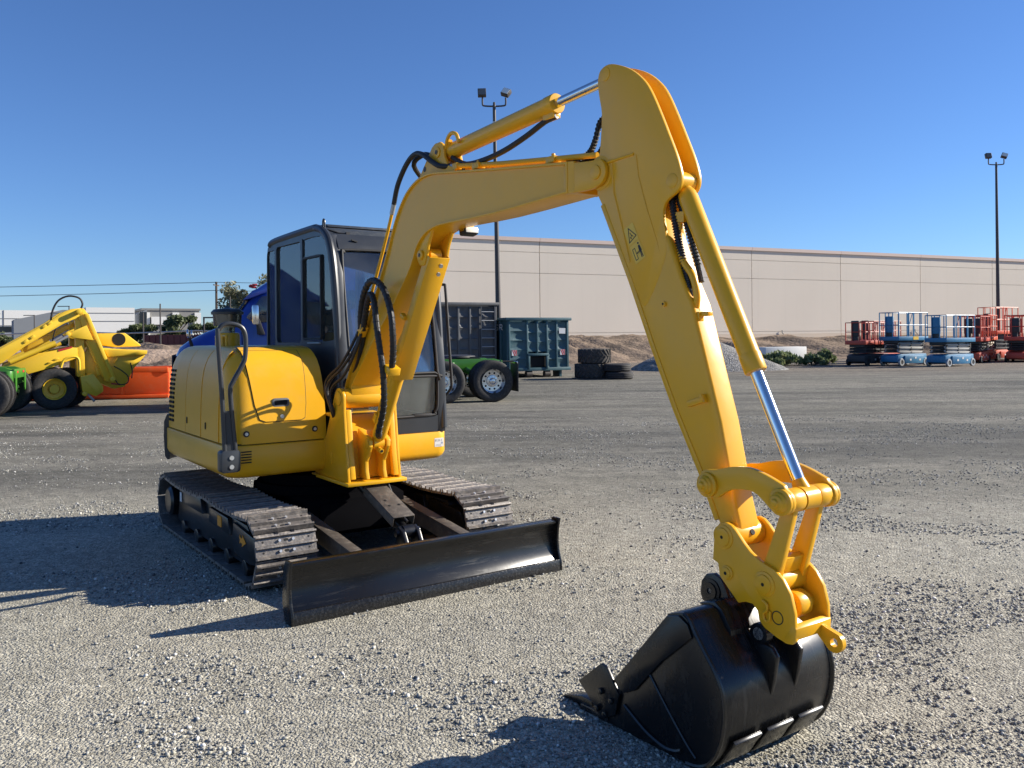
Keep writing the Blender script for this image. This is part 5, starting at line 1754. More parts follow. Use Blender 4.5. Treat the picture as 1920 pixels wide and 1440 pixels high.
    loft(m, [sect(2.05, .95, 3.86, 1.22, .95), sect(2.6, .95, 3.92, 1.22, .95), sect(3.6, .95, 3.80, 1.22, .92), sect(4.4, .95, 3.48, 1.20, .90), sect(5.1, .95, 3.15, 1.15, .88), sect(5.55, .95, 2.86, 1.10, .86), sect(5.72, .95, 2.66, 1.08, .86), sect(6.20, .95, 2.00, 1.04, .86)])
    m.build("body", "truck_blue", cb, sharp=50)
    m = MB()
    loft(m, [sect(6.10, .70, 2.02, .98, .80, .3), sect(6.45, .65, 1.93, .96, .76, .3), sect(6.9, .62, 1.78, .93, .72, .3), sect(7.3, .60, 1.62, .90, .68, .3), sect(7.58, .58, 1.45, .86, .64, .3), sect(7.72, .58, 1.22, .80, .60, .25), sect(7.76, .60, .95, .76, .7, .2)])
    m.build("bonnet", "truck_blue", cb, sharp=50)
    for s in (-1, 1):
        m = MB()
        fa = arc(6.15, .55, .68, 0, 180, 14) + arc(6.15, .55, .58, 180, 0, 14)
        m.prism(fa, s * .80, s * 1.16); m.build("fender", "truck_blue", cb, 0.03)
        m = MB(); m.prism([(7.40, 1.00), (7.66, .96), (7.64, 1.12), (7.35, 1.18)], s * .70, s * .84); m.build("headlamp", "lamp_lens", cb, 0.02)
        # door window, door line
        m = MB(); m.prism([(4.95, 2.02), (5.72, 2.00), (5.86, 2.12), (5.52, 2.60), (4.98, 2.66)], s * 1.085, s * 1.115); m.build("door_window", "truck_glass", cb, 0.01)
        m = MB(); m.prism([(5.95, 1.02), (5.97, 1.98), (5.955, 1.98), (5.93, 1.02)], s * 1.10, s * 1.117); m.build("door_seam", "dark_hole", cb)
        m = MB(); m.prism([(3.0, 2.3), (3.7, 2.3), (3.7, 2.75), (3.0, 2.75)], s * 1.16, s * 1.207); m.build("sleeper_window", "truck_glass", cb, 0.01)
        # mirrors
        mi = MB(); mi.box((5.66, s * 1.42, 2.17), (.16, .20, .46)); mi.build("mirror", "chrome", cb, 0.05)
        mi = MB(); mi.prism([(5.45, 1.72), (5.62, 1.72), (5.66, 2.10), (5.58, 2.10)], s * 1.10, s * 1.40); mi.build("mirror_arm", "rubber", cb, 0.02)
        mi = MB(); mi.cyl((7.22, s * .74, 1.45), (7.30, s * .92, 1.72), .05, .03, n=10); mi.build("hood_mirror_arm", "rubber", cb)
        mi = MB(); mi.lathe([(.001, -.05), (.09, -.03), (.10, .02), (.001, .03)], (7.32, s * .95, 1.76), (-1, 0, .1), 16); mi.build("hood_mirror", "chrome", cb)
    m = MB(); loft(m, [[(5.78, -.86, 2.60), (5.78, .86, 2.60), (5.74, .88, 2.60), (5.74, -.88, 2.60)], [(6.19, -.88, 2.02), (6.19, .88, 2.02), (6.15, .9, 2.0), (6.15, -.9, 2.0)]]); m.map(lambda p: Vector((p.x + .045, p.y, p.z + .02))); m.build("windscreen", "truck_glass", cb)
    m = MB(); m.prism([(5.30, 2.98), (5.62, 2.90), (6.00, 2.74), (6.22, 2.52), (6.10, 2.54), (5.80, 2.66), (5.40, 2.78)], -1.02, 1.02); m.map(lambda p: Vector((p.x - .28 * abs(p.y) ** 2, p.y, p.z))); m.build("sun_visor", "truck_blue", cb, 0.015)
    for y in (-.5, -.25, 0, .25, .5):
        m = MB(); m.box((5.72 - .28 * y * y, y, 2.90), (.12, .05, .05)); m.build("marker_lamp", "ink_red", cb, 0.012)
    m = MB(); m.box((7.66, 0, .50), (.22, 1.8, .36)); m.build("bumper", "truck_blue", cb, 0.08)
    m = MB(); m.box((7.76, 0, 1.0), (.04, 1.2, .55)); m.build("grille", "rubber", cb, 0.02)
    # the nose is short: pull everything ahead of the screen back a little
    for o in cb.children:
        if o.type == 'MESH':
            for v in o.data.vertices:
                if v.co.x > 6.3:
                    v.co.x = 6.3 + (v.co.x - 6.3) * .80
    return t


FD = (-.951, -.309)
trk = make_truck()
trk.location = (-.84, 22.36, 0)
trk.rotation_euler = (0, 0, math.atan2(FD[1], FD[0]))
tag(trk, "blue sleeper tractor truck on a green chassis parked behind the excavator", "truck", "tractor trucks")
trk2 = copy_tree(trk)
trk2.location = (-11.33, 18.76, 0)
for ch_ in list(trk2.children_recursive):
    if ch_.name.startswith(("mud_flap", "flap_hanger")):
        bpy.data.objects.remove(ch_)
tag(trk2, "truck cut off by the left edge, only green rear frame and black tyres showing", "truck", "tractor trucks")

# ------------------------------------------------------------------ yellow earthmoving attachment machine at the left (x right, y away, z up)
ym = empty("elevating_scraper", (-10.73, 20.0, 0), R(32))
tag(ym, "bright yellow folded earthmoving machine with raised arms and a hopper in front of orange steel", "earthmover")
MY = "machine_yellow"


def q(x, y):
    """side-view drawing units (80 per metre) to local metres"""
    return ((x - 101.6) / 80.0 * (1.06 if x > 101.6 else 1.10), 1.64 - (y - 638) / 80.0)


def yprism(name, pts, y0, y1, m=MY, bevel=.012, parent=None):
    mb = MB(); mb.prism([q(*p) for p in pts], y0, y1)
    return mb.build(name, m, parent or ym, bevel)


for y0, s in ((.0, -1), (2.0, 1)):
    w = empty("wheel", (0, y0 + .25, .485), 0, ym)
    m_ = MB(); tyre_mb(m_, (0, 0, 0), .485, .46, .25, grooves=3); m_.build("tyre", "tyre", w, sharp=40)
    m_ = MB(); m_.lathe([(.25, .20), (.235, .19), (.22, .06), (.13, .05), (.12, .02), (.06, .02), (.055, .10), (.001, .11)], (0, 0, 0), (0, s, 0), 28, caps=False); m_.build("rim", MY, w, sharp=35)
    m_ = MB()
    for k in range(8):
        a = 2 * math.pi * k / 8
        m_.cyl((.095 * math.cos(a), s * .03, .095 * math.sin(a)), (.095 * math.cos(a), s * .06, .095 * math.sin(a)), .014, n=6)
    m_.build("wheel_bolts", "rubber", w)["kind"] = "stuff"
w = empty("wheel", (.32, .85, .485), 0, ym)
m_ = MB(); tyre_mb(m_, (0, 0, 0), .485, .46, .25, grooves=3); m_.build("tyre", "tyre", w, sharp=40)
m_ = MB(); m_.cyl((0, .1, .485), (0, 2.4, .485), .10, n=14); m_.build("axle", MY, ym)
for y0, y1 in ((.18, .40), (1.85, 2.07)):
    yprism("lift_arm", [(-60, 735), (-60, 700), (0, 668), (95, 603), (118, 584), (130, 579), (146, 577), (151, 590), (118, 607), (60, 648), (20, 684), (-50, 738)], y0, y1)
    yprism("inner_arm", [(55, 652), (104, 622), (135, 604), (136, 612), (108, 630), (60, 664)], y0 + .25, y0 + .4)
    yprism("upright", [(140, 580), (150, 577), (157, 588), (196, 700), (203, 716), (196, 722), (184, 718), (150, 625)], y0, y1)
    yprism("upright_rail", [(151, 588), (158, 588), (201, 712), (196, 716)], y0 - .06, y0 + .02)
    yprism("side_beam", [(26, 704), (28, 682), (72, 664), (92, 660), (139, 650), (140, 672), (98, 690), (60, 702)], y0 + .02, y1 - .04)
    yprism("gusset", [(124, 627), (130, 622), (154, 610), (165, 639), (132, 634)], y0 - .10, y0)
    yprism("hinge_post", [(136, 600), (150, 600), (152, 712), (138, 708)], y0 + .04, y1 + .1)
    yprism("side_strut", [(152, 640), (160, 640), (186, 705), (180, 712)], y0 + .05, y1)
    m_ = MB(); a, b_ = q(36, 677), q(104, 643); m_.cyl((a[0], y0 - .12, a[1]), (b_[0], y0 - .12, b_[1]), .062, n=16); m_.build("cylinder_barrel", MY, ym)
    m_ = MB(); a, b_ = q(104, 643), q(124, 630); m_.cyl((a[0], y0 - .12, a[1]), (b_[0], y0 - .12, b_[1]), .032, n=12); m_.build("cylinder_rod", "galvanised", ym)
    m_ = MB(); a, b_ = q(60, 670), q(116, 644); m_.cyl((a[0], y0 + .55, a[1]), (b_[0], y0 + .55, b_[1]), .05, n=16); m_.build("cylinder_barrel", MY, ym)
for y0 in (.1, .5):
    m_ = MB(); a, b_, c_ = q(78, 690), q(104, 655), q(140, 684)
    m_.tube([(q(112, 690)[0], y0, q(112, 690)[1]), (q(118, 675)[0], y0, q(118, 675)[1]), (q(133, 670)[0], y0, q(133, 670)[1]), (q(141, 676)[0], y0, q(141, 676)[1]), (q(142, 700)[0], y0, q(142, 700)[1])], .03, 8, 4); m_.build("pipe_rail", MY, ym)
yprism("hopper", [(158, 652), (190, 655), (257, 661), (254, 672), (236, 694), (219, 731), (200, 735), (176, 722), (150, 700), (148, 672)], .35, 2.1)
yprism("hopper_lip", [(184, 657), (258, 660), (257, 668), (190, 672)], .25, 2.2)
yprism("hopper_rib", [(206, 672), (210, 672), (204, 684), (200, 684)], .30, .37)
yprism("hopper_flap", [(168, 690), (178, 676), (186, 700), (172, 710)], .28, .36)
yprism("red_stripe", [(196, 723), (211, 725), (211, 728), (196, 726)], .342, .352, "ink_red", 0)
yprism("red_stripe", [(109, 656), (131, 650), (131, 653), (109, 660)], .19, .20, "ink_red", 0)
yprism("side_tank", [(160, 626), (222, 625), (249, 649), (249, 652), (205, 653), (176, 648)], .5, 1.9, bevel=.02)
m_ = MB(); c_ = q(211, 638); m_.cyl((c_[0], .495, c_[1]), (c_[0], .50, c_[1]), .155, n=32, mi=0); m_.build("tank_opening", "dark_hole", ym)
yprism("step_box", [(143, 708), (163, 703), (180, 728), (180, 738), (168, 747), (146, 736)], .05, .55)
yprism("step_panel", [(150, 716), (156, 712), (174, 735), (168, 742)], .03, .055, MY, .004)
m_ = MB(); a, b_ = q(155, 742), q(167, 757); m_.box(((a[0] + b_[0]) / 2, .2, (a[1] + b_[1]) / 2), (.24, .12, .05), Matrix.Rotation(R(52), 3, 'Y')); m_.build("shank", "galvanised", ym, 0.01)
m_ = MB(); pts = [q(*p) for p in [(98, 602), (101, 582), (110, 563), (126, 554), (143, 557), (149, 568), (146, 579)]]; m_.tube([(a, .3, b_) for a, b_ in pts], .022, 8, 4); m_.build("loop_hose", "hose", ym)
for k, P_ in enumerate(([(200, 690), (214, 700), (224, 712), (222, 724), (208, 726), (200, 712)], [(228, 684), (231, 700), (230, 715)], [(100, 640), (103, 624), (108, 606)], [(8, 692), (24, 690), (36, 680)])):
    m_ = MB(); m_.tube([(q(*p)[0], .24, q(*p)[1]) for p in P_], .014, 6, 4); m_.build("hose", "hose", ym)
for p in ((60, 640), (70, 632), (88, 612), (96, 606)):
    m_ = MB(); c_ = q(*p); m_.box((c_[0], .22, c_[1]), (.10, .12, .06), Matrix.Rotation(R(-36), 3, 'Y')); m_.build("arm_bracket", MY, ym, 0.008)
for p in ((45, 694), (96, 680), (106, 674)):
    m_ = MB(); c_ = q(*p); m_.box((c_[0], .19, c_[1]), (.10, .03, .04), Matrix.Rotation(R(-20), 3, 'Y')); m_.build("beam_lug", MY, ym, 0.006)
for p in ((124, 627), (196, 715), (142, 584), (150, 741)):
    m_ = MB(); c_ = q(*p); m_.cyl((c_[0], .05, c_[1]), (c_[0], .45, c_[1]), .06, n=14); m_.build("pivot_pin", MY, ym, 0.008)

# ------------------------------------------------------------------ orange steel body
og = empty("orange_steel_tray", (-11.5, 23.3, 0), R(10))
tag(og, "low bright orange steel tray lying on the ground behind the yellow machine", "steel tray")
m_ = MB(); m_.prism([(-2.2, .03), (1.98, .03), (1.98, .86), (-2.2, .80)], 0.02, .05); m_.build("front_sheet", "orange_steel", og, 0.004)
m_ = MB(); m_.prism([(-2.2, .03), (1.98, .03), (1.98, .86), (-2.2, .80)], 1.55, 1.6); m_.build("back_sheet", "orange_steel", og, 0.004)
for x in (-2.2, 1.96):
    m_ = MB(); m_.plate([(.03, .05), (1.57, .05), (1.57, .84), (.03, .84)], x, x + .04); m_.build("end_sheet", "orange_steel", og)
m_ = MB(); m_.slab([(-2.18, .03), (1.96, .03), (1.96, 1.57), (-2.18, 1.57)], .05, .10); m_.build("floor_sheet", "orange_steel", og)
m_ = MB(); m_.box((-.1, -.01, .80), (4.2, .10, .14)); m_.build("top_rail", "orange_steel", og, 0.01)
m_ = MB(); m_.box((-.1, 0.0, .07), (4.2, .08, .10)); m_.build("bottom_rail", "orange_steel", og, 0.01)
for x in (-1.5, -.3, .8):
    m_ = MB(); m_.box((x, .005, .42), (.07, .05, .62)); m_.build("stiffener", "orange_steel", og, 0.006)

# ------------------------------------------------------------------ roll-off containers
def container(name, loc, rz, L_, W, z0, z1, mname, nrib_l, nrib_w, ladder=False):
    """x along the length, y across; origin at the front-left bottom corner"""
    c = empty(name, loc, rz)
    H = z1 - z0
    for nm, poly in (("side_wall", [(0, .17), (L_, .17), (L_, .21), (0, .21)]), ("side_wall", [(0, W - .05), (L_, W - .05), (L_, W), (0, W)]),
                     ("end_wall", [(0, 0), (.05, 0), (.05, W - .05), (0, W - .05)]), ("end_wall", [(L_ - .05, 0), (L_, 0), (L_, W - .05), (L_ - .05, W - .05)]), ("floor", [(.05, .05), (L_ - .05, .05), (L_ - .05, W - .05), (.05, W - .05)])):
        m = MB(); m.slab(poly, z0, z1 if nm != "floor" else z0 + .1); m.build(nm, mname, c)
    # rails
    m = MB(); m.box((L_ / 2, -.04, z1), (L_ + .18, .14, .12)); m.build("top_rail", mname, c, 0.02)
    m = MB(); m.box((L_ / 2, W + .04, z1), (L_ + .18, .14, .12)); m.build("top_rail", mname, c, 0.02)
    m = MB(); m.box((-.04, W / 2, z1), (.14, W - .07, .115)); m.build("top_rail", mname, c, 0.02)
    m = MB(); m.box((L_ + .04, W / 2, z1), (.14, W - .07, .115)); m.build("top_rail", mname, c, 0.02)
    m = MB(); m.box((L_ / 2, -.03, z0 + .06), (L_ + .1, .10, .13)); m.build("bottom_rail", mname, c, 0.015)
    m = MB(); m.box((-.03, W / 2, z0 + .06), (.10, W - .05, .125)); m.build("bottom_rail", mname, c, 0.015)
    return c, H


def dents(xc, rows, z0, dz, w, h, parent, mname, seed=1, y=-.01):
    """pressed panel fields between the ribs, dished inwards and dented, each its own piece"""
    rnd = random.Random(seed)
    for j in range(rows):
        m = MB()
        cz = z0 + j * dz
        b = rnd.uniform(.018, .055)
        N_ = 5
        px, pz = rnd.uniform(.3, .7), rnd.uniform(.3, .7)
        vs, fs = [], []
        for a in range(N_ + 1):
            for e in range(N_ + 1):
                s_, t = a / N_, e / N_
                k = min(1, min(s_, 1 - s_) * 3.2) * min(1, min(t, 1 - t) * 4)
                off = b * k * (1 + .35 * math.exp(-((s_ - px) ** 2 + (t - pz) ** 2) / .05) * rnd.uniform(.4, 1)) + (rnd.uniform(-.012, .012) if k > 0 else 0)
                vs.append((xc + (s_ - .5) * w, y + off, cz + (t - .5) * h))
        for a in range(N_):
            for e in range(N_):
                o = a * (N_ + 1) + e
                fs.append((o, o + N_ + 1, o + N_ + 2, o + 1))
        m.add(vs, fs)
        m.build("pressed_panel", mname, parent, recalc=False, sharp=14)


gc, H = container("grey_container", (-6.12, 31.05, 0), WA, 6.05, 2.4, .18, 2.90, "grey_steel", 8, 4)
tag(gc, "tall dark grey ribbed roll-off container with a ladder behind the green chassis", "container")
ribx = [6.0, 5.32, 4.92, 4.44, 3.98, 3.55, 2.7, 1.8, .9, .1]
for x in ribx:
    m_ = MB(); m_.prism([(x - .07, .30), (x + .07, .30), (x + .07, 2.80), (x - .07, 2.80)], -.05, .17); m_.map(lambda p, x=x: Vector((x + (p.x - x) * (1.0 if p.y > -.02 else .55), p.y + .012 * math.sin(p.z * 9 + x * 7), p.z))); m_.build("rib", "grey_steel", gc, 0.01)
for xa, xb in zip(ribx[1:], ribx):
    dents((xa + xb) / 2, 6, .50, .42, (xb - xa) - .02, .41, gc, "grey_steel", seed=int(xa * 100))
ld = empty("ladder", (5.36, -.10, 0), 0, gc)
for x in (0, .58):
    m_ = MB(); m_.box((x, 0, 1.6), (.04, .04, 2.4)); m_.build("stile", "grey_steel", ld)
for k in range(7):
    m_ = MB(); m_.cyl((0, 0, .55 + k * .34), (.58, 0, .55 + k * .34), .018, n=8); m_.build("rung", "galvanised", ld)

tcn, H = container("teal_container", (-.20, 33.2, 0), WA, 2.72, 6.0, .26, 2.30, "teal_steel", 4, 8)
tag(tcn, "teal green ribbed roll-off container with red and white markers on its end", "container")
for x in (.09, .86, 1.30, 1.73, 2.16, 2.64):
    z0 = .30 if x not in (1.30, 1.73) else .95
    m_ = MB(); m_.prism([(x - .06, z0), (x + .06, z0), (x + .06, 2.26), (x - .06, 2.26)], -.045, .17); m_.map(lambda p, x=x: Vector((x + (p.x - x) * (1.0 if p.y > -.02 else .6), p.y + .010 * math.sin(p.z * 8 + x * 9), p.z))); m_.build("rib", "teal_steel", tcn, 0.01)
for xa, xb in ((.09, .86), (.86, 1.30), (1.30, 1.73), (1.73, 2.16), (2.16, 2.64)):
    zl = 3 if (xa in (.86, 1.30)) else 5
    dents((xa + xb) / 2, zl, (.52 if zl == 5 else 1.20), .375, (xb - xa) - .02, .365, tcn, "teal_steel", seed=int(xa * 100) + 5)
m_ = MB(); m_.box((1.30, .02, .62), (.78, .04, .40)); m_.build("hook_pocket", "dark_hole", tcn)
m_ = MB(); m_.box((1.30, -.06, .90), (.92, .14, .09)); m_.build("pocket_header", "teal_steel", tcn, 0.01)
for s_ in (.90, 1.70):
    m_ = MB(); m_.box((s_, -.07, .60), (.09, .10, .52)); m_.build("pocket_post", "teal_steel", tcn, 0.01)
for x in (.95, 1.75):
    m_ = MB(); m_.cyl((x - .12, .05, .13), (x + .12, .05, .13), .13, n=18); m_.build("ground_roller", "brown_steel", tcn)
for x in (.35, 2.40):
    m_ = MB(); m_.box((x, .4, .13), (.10, .6, .26)); m_.build("skid", "teal_steel", tcn)
for x in (.30, 2.42):
    m_ = MB(); m_.box((x, -.03, .98), (.22, .012, .22)); m_.build("marker_plate", "decal_white", tcn)
    for k in range(3):
        m_ = MB()
        o_ = -.10 + k * .085
        pts = [(x + max(-.1, min(.1, o_ - .02)), 1.09), (x + max(-.1, min(.1, o_ + .03)), 1.09), (x + max(-.1, min(.1, o_ + .15)), .87), (x + max(-.1, min(.1, o_ + .10)), .87)]
        m_.prism(pts, -.039, -.037); m_.build("marker_stripe", "ink_red", tcn)
m_ = MB(); m_.box((2.40, -.055, 1.83), (.28, .008, .22), Matrix.Rotation(R(2), 3, 'Y')); m_.build("paper_notice", "decal_white", tcn)
for k in range(8):
    y = .5 + k * .72
    m_ = MB(); m_.box((-.05, y, 1.28), (.10, .12, 1.9)); m_.build("rib", "teal_steel", tcn, 0.01)
# letters painted on the flank
tx = MB()
for ch_, y0 in (("S", .55), ("R", .15)):
    st = {'S': [(1, .9), (.8, 1), (.2, 1), (0, .85), (0, .62), (.2, .52), (.8, .46), (1, .36), (1, .14), (.8, 0), (.2, 0), (0, .1)], 'R': [(0, 0), (0, 1), (.8, 1), (1, .85), (1, .62), (.8, .5), (0, .5)]}[ch_]
    def yy(a):
        return y0 + .30 - a * .26
    strokes(tx, [(yy(a), 1.88 + b_ * .20) for a, b_ in st], .05, -.112)
    if ch_ == 'R':
        strokes(tx, [(yy(.5), 1.98), (yy(1), 1.88)], .05, -.112)
tx.build("painted_letters", "decal_white", tcn)

# ------------------------------------------------------------------ stacked tyres
def lug_tyre(name, loc, r, w, rz, label, group):
    t = empty(name, loc, rz)
    m = MB(); m.lathe([(r * .55, .02), (r * .62, 0), (r * .90, .01), (r * .95, w * .12), (r * .95, w * .88), (r * .90, w - .01), (r * .62, w), (r * .55, w - .02)], (0, 0, 0), (0, 0, 1), 40, closed=True); m.build("carcass", "tractor_tyre", t, sharp=40)
    lug = MB()
    n = 22
    for k in range(n):
        for half in (0, 1):
            a0 = 2 * math.pi * (k + .5 * half) / n
            z0, z1 = (.02, w * .56) if half == 0 else (w - .02, w * .44)
            ring_ = []
            for t_ in (0, .5, 1):
                a = a0 + .42 * t_ ** 1.4
                z = z0 + (z1 - z0) * t_
                w_ = .055
                ring_.append([(rr * math.cos(a + da), rr * math.sin(a + da), z) for rr, da in ((r * .93, -w_), (r, -w_ * .7), (r, w_ * .7), (r * .93, w_))])
            loft(lug, ring_)
    lug.build("lugs", "tractor_tyre", t, sharp=30)["kind"] = "stuff"
    tag(t, label, "tyre", group)
    return t


lug_tyre("lugged_tyre", (3.02, 32.4, 0.03), .66, .55, .3, "worn lugged tractor tyre lying at the bottom of the left stack", "stacked tyres")
lug_tyre("lugged_tyre", (3.12, 32.4, 0.585), .63, .55, 1.1, "worn lugged tractor tyre on top of the left stack beside the teal container", "stacked tyres")
for k, (x, y, lab) in enumerate(((4.0, 31.9, "smooth black truck tyre lying flat at the bottom of the low stack"), (3.92, 31.95, "smooth black truck tyre on top of the low stack next to the tractor tyres"))):
    m_ = MB(); z = k * .285
    m_.lathe([(.30, .02), (.34, 0), (.45, .0), (.515, .04), (.525, .08), (.51, .10), (.525, .12), (.525, .16), (.51, .18), (.525, .20), (.515, .245), (.45, .285), (.34, .285), (.30, .265)], (0, 0, 0), (0, 0, 1), 40, closed=True)
    o = m_.build("truck_tyre", "tyre", None, sharp=35); o.location = (x, y, z); tag(o, lab, "tyre", "stacked tyres")
m_ = MB(); m_.box((3.05, 32.2, .012), (1.5, 1.3, .022)); o = m_.build("tyre_board", "bark", None); tag(o, "thin board under the lugged tractor tyres", "board")

# ------------------------------------------------------------------ gravel heap
def heap(name, c, rx, ry, h, label, material, seed=0, n=48):
    vs, fs = [], []
    rings = 16
    for j in range(rings + 1):
        t = j / rings
        for i in range(n):
            a = 2 * math.pi * i / n
            rr = t * (1 + .12 * mnoise.noise(Vector((math.cos(a) * 1.5, math.sin(a) * 1.5, seed))))
            x, y = rr * rx * math.cos(a), rr * ry * math.sin(a)
            z = h * (max(0, 1 - t) ** .92) * (1 - .10 * math.exp(-(t / .15) ** 2)) + .05 * mnoise.fractal(Vector((x * 1.4, y * 1.4, seed)), 1, 2, 4)
            if j == rings:
                z = -.06
            vs.append((x, y, z))
    for j in range(rings):
        for i in range(n):
            k = (i + 1) % n
            fs.append((j * n + i, (j + 1) * n + i, (j + 1) * n + k, j * n + k))
    m = MB(); m.add(vs, fs)
    o = m.build(name, material, None, recalc=True, sharp=180)
    o.location = c
    tag(o, label, "gravel heap")
    return o


def heap_material():
    m, nt, b = nt_new("heap_gravel")
    N, L = nt.nodes, nt.links
    b.inputs["Roughness"].default_value = 0.95
    tc = N.new("ShaderNodeTexCoord")
    v = N.new("ShaderNodeTexVoronoi"); v.inputs["Scale"].default_value = 16
    L.new(tc.outputs["Object"], v.inputs["Vector"])
    sp = N.new("ShaderNodeSeparateColor"); L.new(v.outputs["Color"], sp.inputs[0])
    r = N.new("ShaderNodeValToRGB")
    r.color_ramp.elements[0].color = (0.12, 0.118, 0.112, 1); r.color_ramp.elements[1].color = (0.36, 0.345, 0.32, 1)
    L.new(sp.outputs[0], r.inputs["Fac"]); L.new(r.outputs["Color"], b.inputs["Base Color"])
    bp = N.new("ShaderNodeBump"); bp.inputs["Strength"].default_value = 1; bp.inputs["Distance"].default_value = .05; bp.invert = True
    L.new(v.outputs["Distance"], bp.inputs["Height"]); L.new(bp.outputs[0], b.inputs["Normal"])


heap_material()
heap("gravel_heap", (9.0, 40.0, 0), 3.5, 3.0, 1.62, "cone-shaped heap of grey crushed stone behind the excavator's arm", "heap_gravel", 1)
heap("gravel_heap", (11.2, 39.2, 0), 1.5, 1.4, .62, "small low mound of grey stone at the right foot of the big heap", "heap_gravel", 5, 36)

# ------------------------------------------------------------------ white barrier
m_ = MB(); m_.prism([(-1.45, 0), (1.45, 0), (1.42, .92), (-1.42, .92)], -.35, .35); m_.build("b", "concrete_white", None, 0.02)
wb = bpy.data.objects[-1] if False else scene.collection.objects["b"]
wb.name = "concrete_block"; wb.location = (14.6, 46.2, 0); wb.rotation_euler = (0, 0, WA); tag(wb, "long white concrete block lying behind the green brush", "concrete block")


# ------------------------------------------------------------------ plants
def leaves(mb, centres, n, size, rnd, flat=.6, mi=0):
    for _ in range(n):
        c, r = rnd.choice(centres)
        while True:
            p = Vector((rnd.uniform(-1, 1), rnd.uniform(-1, 1), rnd.uniform(-1, 1)))
            if p.length < 1:
                break
        p = Vector((p.x * r[0], p.y * r[1], p.z * r[2])) + Vector(c)
        a = Vector((rnd.gauss(0, 1), rnd.gauss(0, 1), rnd.gauss(0, flat))).normalized()
        b = a.cross(Vector((rnd.gauss(0, 1), rnd.gauss(0, 1), rnd.gauss(0, 1)))).normalized()
        s = size * rnd.uniform(.6, 1.4)
        mb.add([p - a * s, p + b * s * .38, p + a * s, p - b * s * .38], [(0, 1, 2, 3)], mi)


def bush(loc, rx, h, label, n=900, leaf=.09, mname="leaf_brush", seed=0, name="desert_bush", group="desert brush"):
    rnd = random.Random(seed)
    e = empty(name, loc)
    m = MB(); cs = []
    for k in range(16):
        a, t = rnd.uniform(0, 6.28), rnd.random() ** .6
        x, y = rx * t * math.cos(a), rx * .8 * t * math.sin(a)
        z = h * (.25 + .6 * (1 - t * t) * rnd.uniform(.6, 1))
        cs.append(((x, y, z), (rx * .28, rx * .28, h * .22)))
        m.tube([(x * .15, y * .15, 0), (x * .6, y * .6, z * .55), (x, y, z)], .02, 5)
    m.build("stems", "bark", e)
    f = MB(); leaves(f, cs, n, leaf, rnd, 1.6)
    f.build("foliage", mname, e, recalc=False, flat=True)
    tag(e, label, "bush", group)
    return e


bush((13.6, 43.6, 0), 1.25, .78, "wide green brush in front of the white concrete block", 2200, .13, seed=1)
bush((15.35, 43.6, 0), .50, .66, "round green bush at the right end of the white concrete block", 900, .12, seed=2)
bush((16.2, 44.2, 0), .55, .85, "leafy bush just right of the white concrete block", 800, .12, seed=3)
bush((20.2, 49.0, .1), .75, 1.25, "pale bush on the dirt slope left of the dark red lift", 900, .13, "leaf_olive", seed=4)


def tree(loc, h, rx, label, mname, seed, n=5200, leaf=.20, trunk=.16, dense=1.0, name="desert_tree", low=.25):
    rnd = random.Random(seed)
    e = empty(name, loc)
    m = MB(); cs = []
    m.tube([(0, 0, -.1), (rnd.uniform(-.15, .15), 0, h * .25), (rnd.uniform(-.3, .3), rnd.uniform(-.3, .3), h * .6)], trunk, 7, 3)
    for k in range(22):
        a = rnd.uniform(0, 6.283); t = rnd.random() ** .55
        z = h * (low + (.97 - low) * rnd.random())
        zz = (z / h - low) / (1 - low)
        rr = rx * t * math.sqrt(max(.08, 1 - (1.6 * (zz - .42)) ** 2))
        x, y = rr * math.cos(a), rr * math.sin(a)
        m.tube([(0, 0, z * .35), (x * .45, y * .45, z * .72), (x, y, z)], trunk * .22, 5, 2)
        s = rnd.uniform(.6, 1.15)
        cs.append(((x, y, z), (rx * .30 * s, rx * .30 * s, h * .11 * s)))
    m.build("trunk", "bark", e)
    f = MB(); leaves(f, cs, n, leaf, rnd, 1.0)
    f.build("crown", mname, e, recalc=False, flat=True)
    tag(e, label, "tree", "trees beyond the fence")
    return e


# ------------------------------------------------------------------ left earth berm, fence, far things
def berm_fn(s, t):
    x = -75 + s * 68
    y0 = 40 + 1.5 * mnoise.noise(Vector((x * .1, 0, 0)))
    y = y0 + t * 11
    k = min(1, t * 2.6)
    h = 1.12 * (3 * k * k - 2 * k ** 3)
    end = min(1, max(0, (-8.5 - x) / 4))
    h *= end
    h += end * math.sin(math.pi * min(1, k)) * (.22 * mnoise.fractal(Vector((x * .8, t * 3, 4)), 1, 2, 5)) + (.04 * mnoise.noise(Vector((x, y, 1))) if k >= 1 else 0)
    if t < .005:
        h = -.05
    return (x, y, h)


grid_terrain("earth_berm", berm_fn, 220, 44, "pink_earth")
fc = empty("pipe_fence", (-20, 47, 1.05))
tag(fc, "pale pipe rail fence with chain-link posts along the earth berm", "fence")
for k in range(9):
    x = -22 + k * 4.1
    m_ = MB(); m_.cyl((x, 0, -.1), (x - (.25 if k % 3 == 0 else 0), 0, .98 + .06 * math.sin(k * 2.3)), .055, n=8); m_.build("post", "galvanised", fc)
m_ = MB(); m_.tube([(-22 + i * 2.05, 0, .98 + .06 * math.sin(i * 1.7)) for i in range(17)], .045, 6); m_.build("rail", "galvanised", fc)
for i, (x, y, h) in enumerate(((-18.95, 46.0, 2.75), (-21.6, 50.0, 2.4), (-16.5, 50, 3.3))):
    m_ = MB()
    m_.cyl((0, 0, 0), (0, 0, h), .045, .04, n=8)
    o = m_.build("steel_post", "pole_metal", None); o.location = (x, y, .8)
    tag(o, ("tall dark steel post standing among the trees" if i < 1 else
            ["", "dark steel post beside the pipe fence rail", "dark post rising behind the air cleaner by the gate frame"][i]), "post", "steel posts beyond the berm")
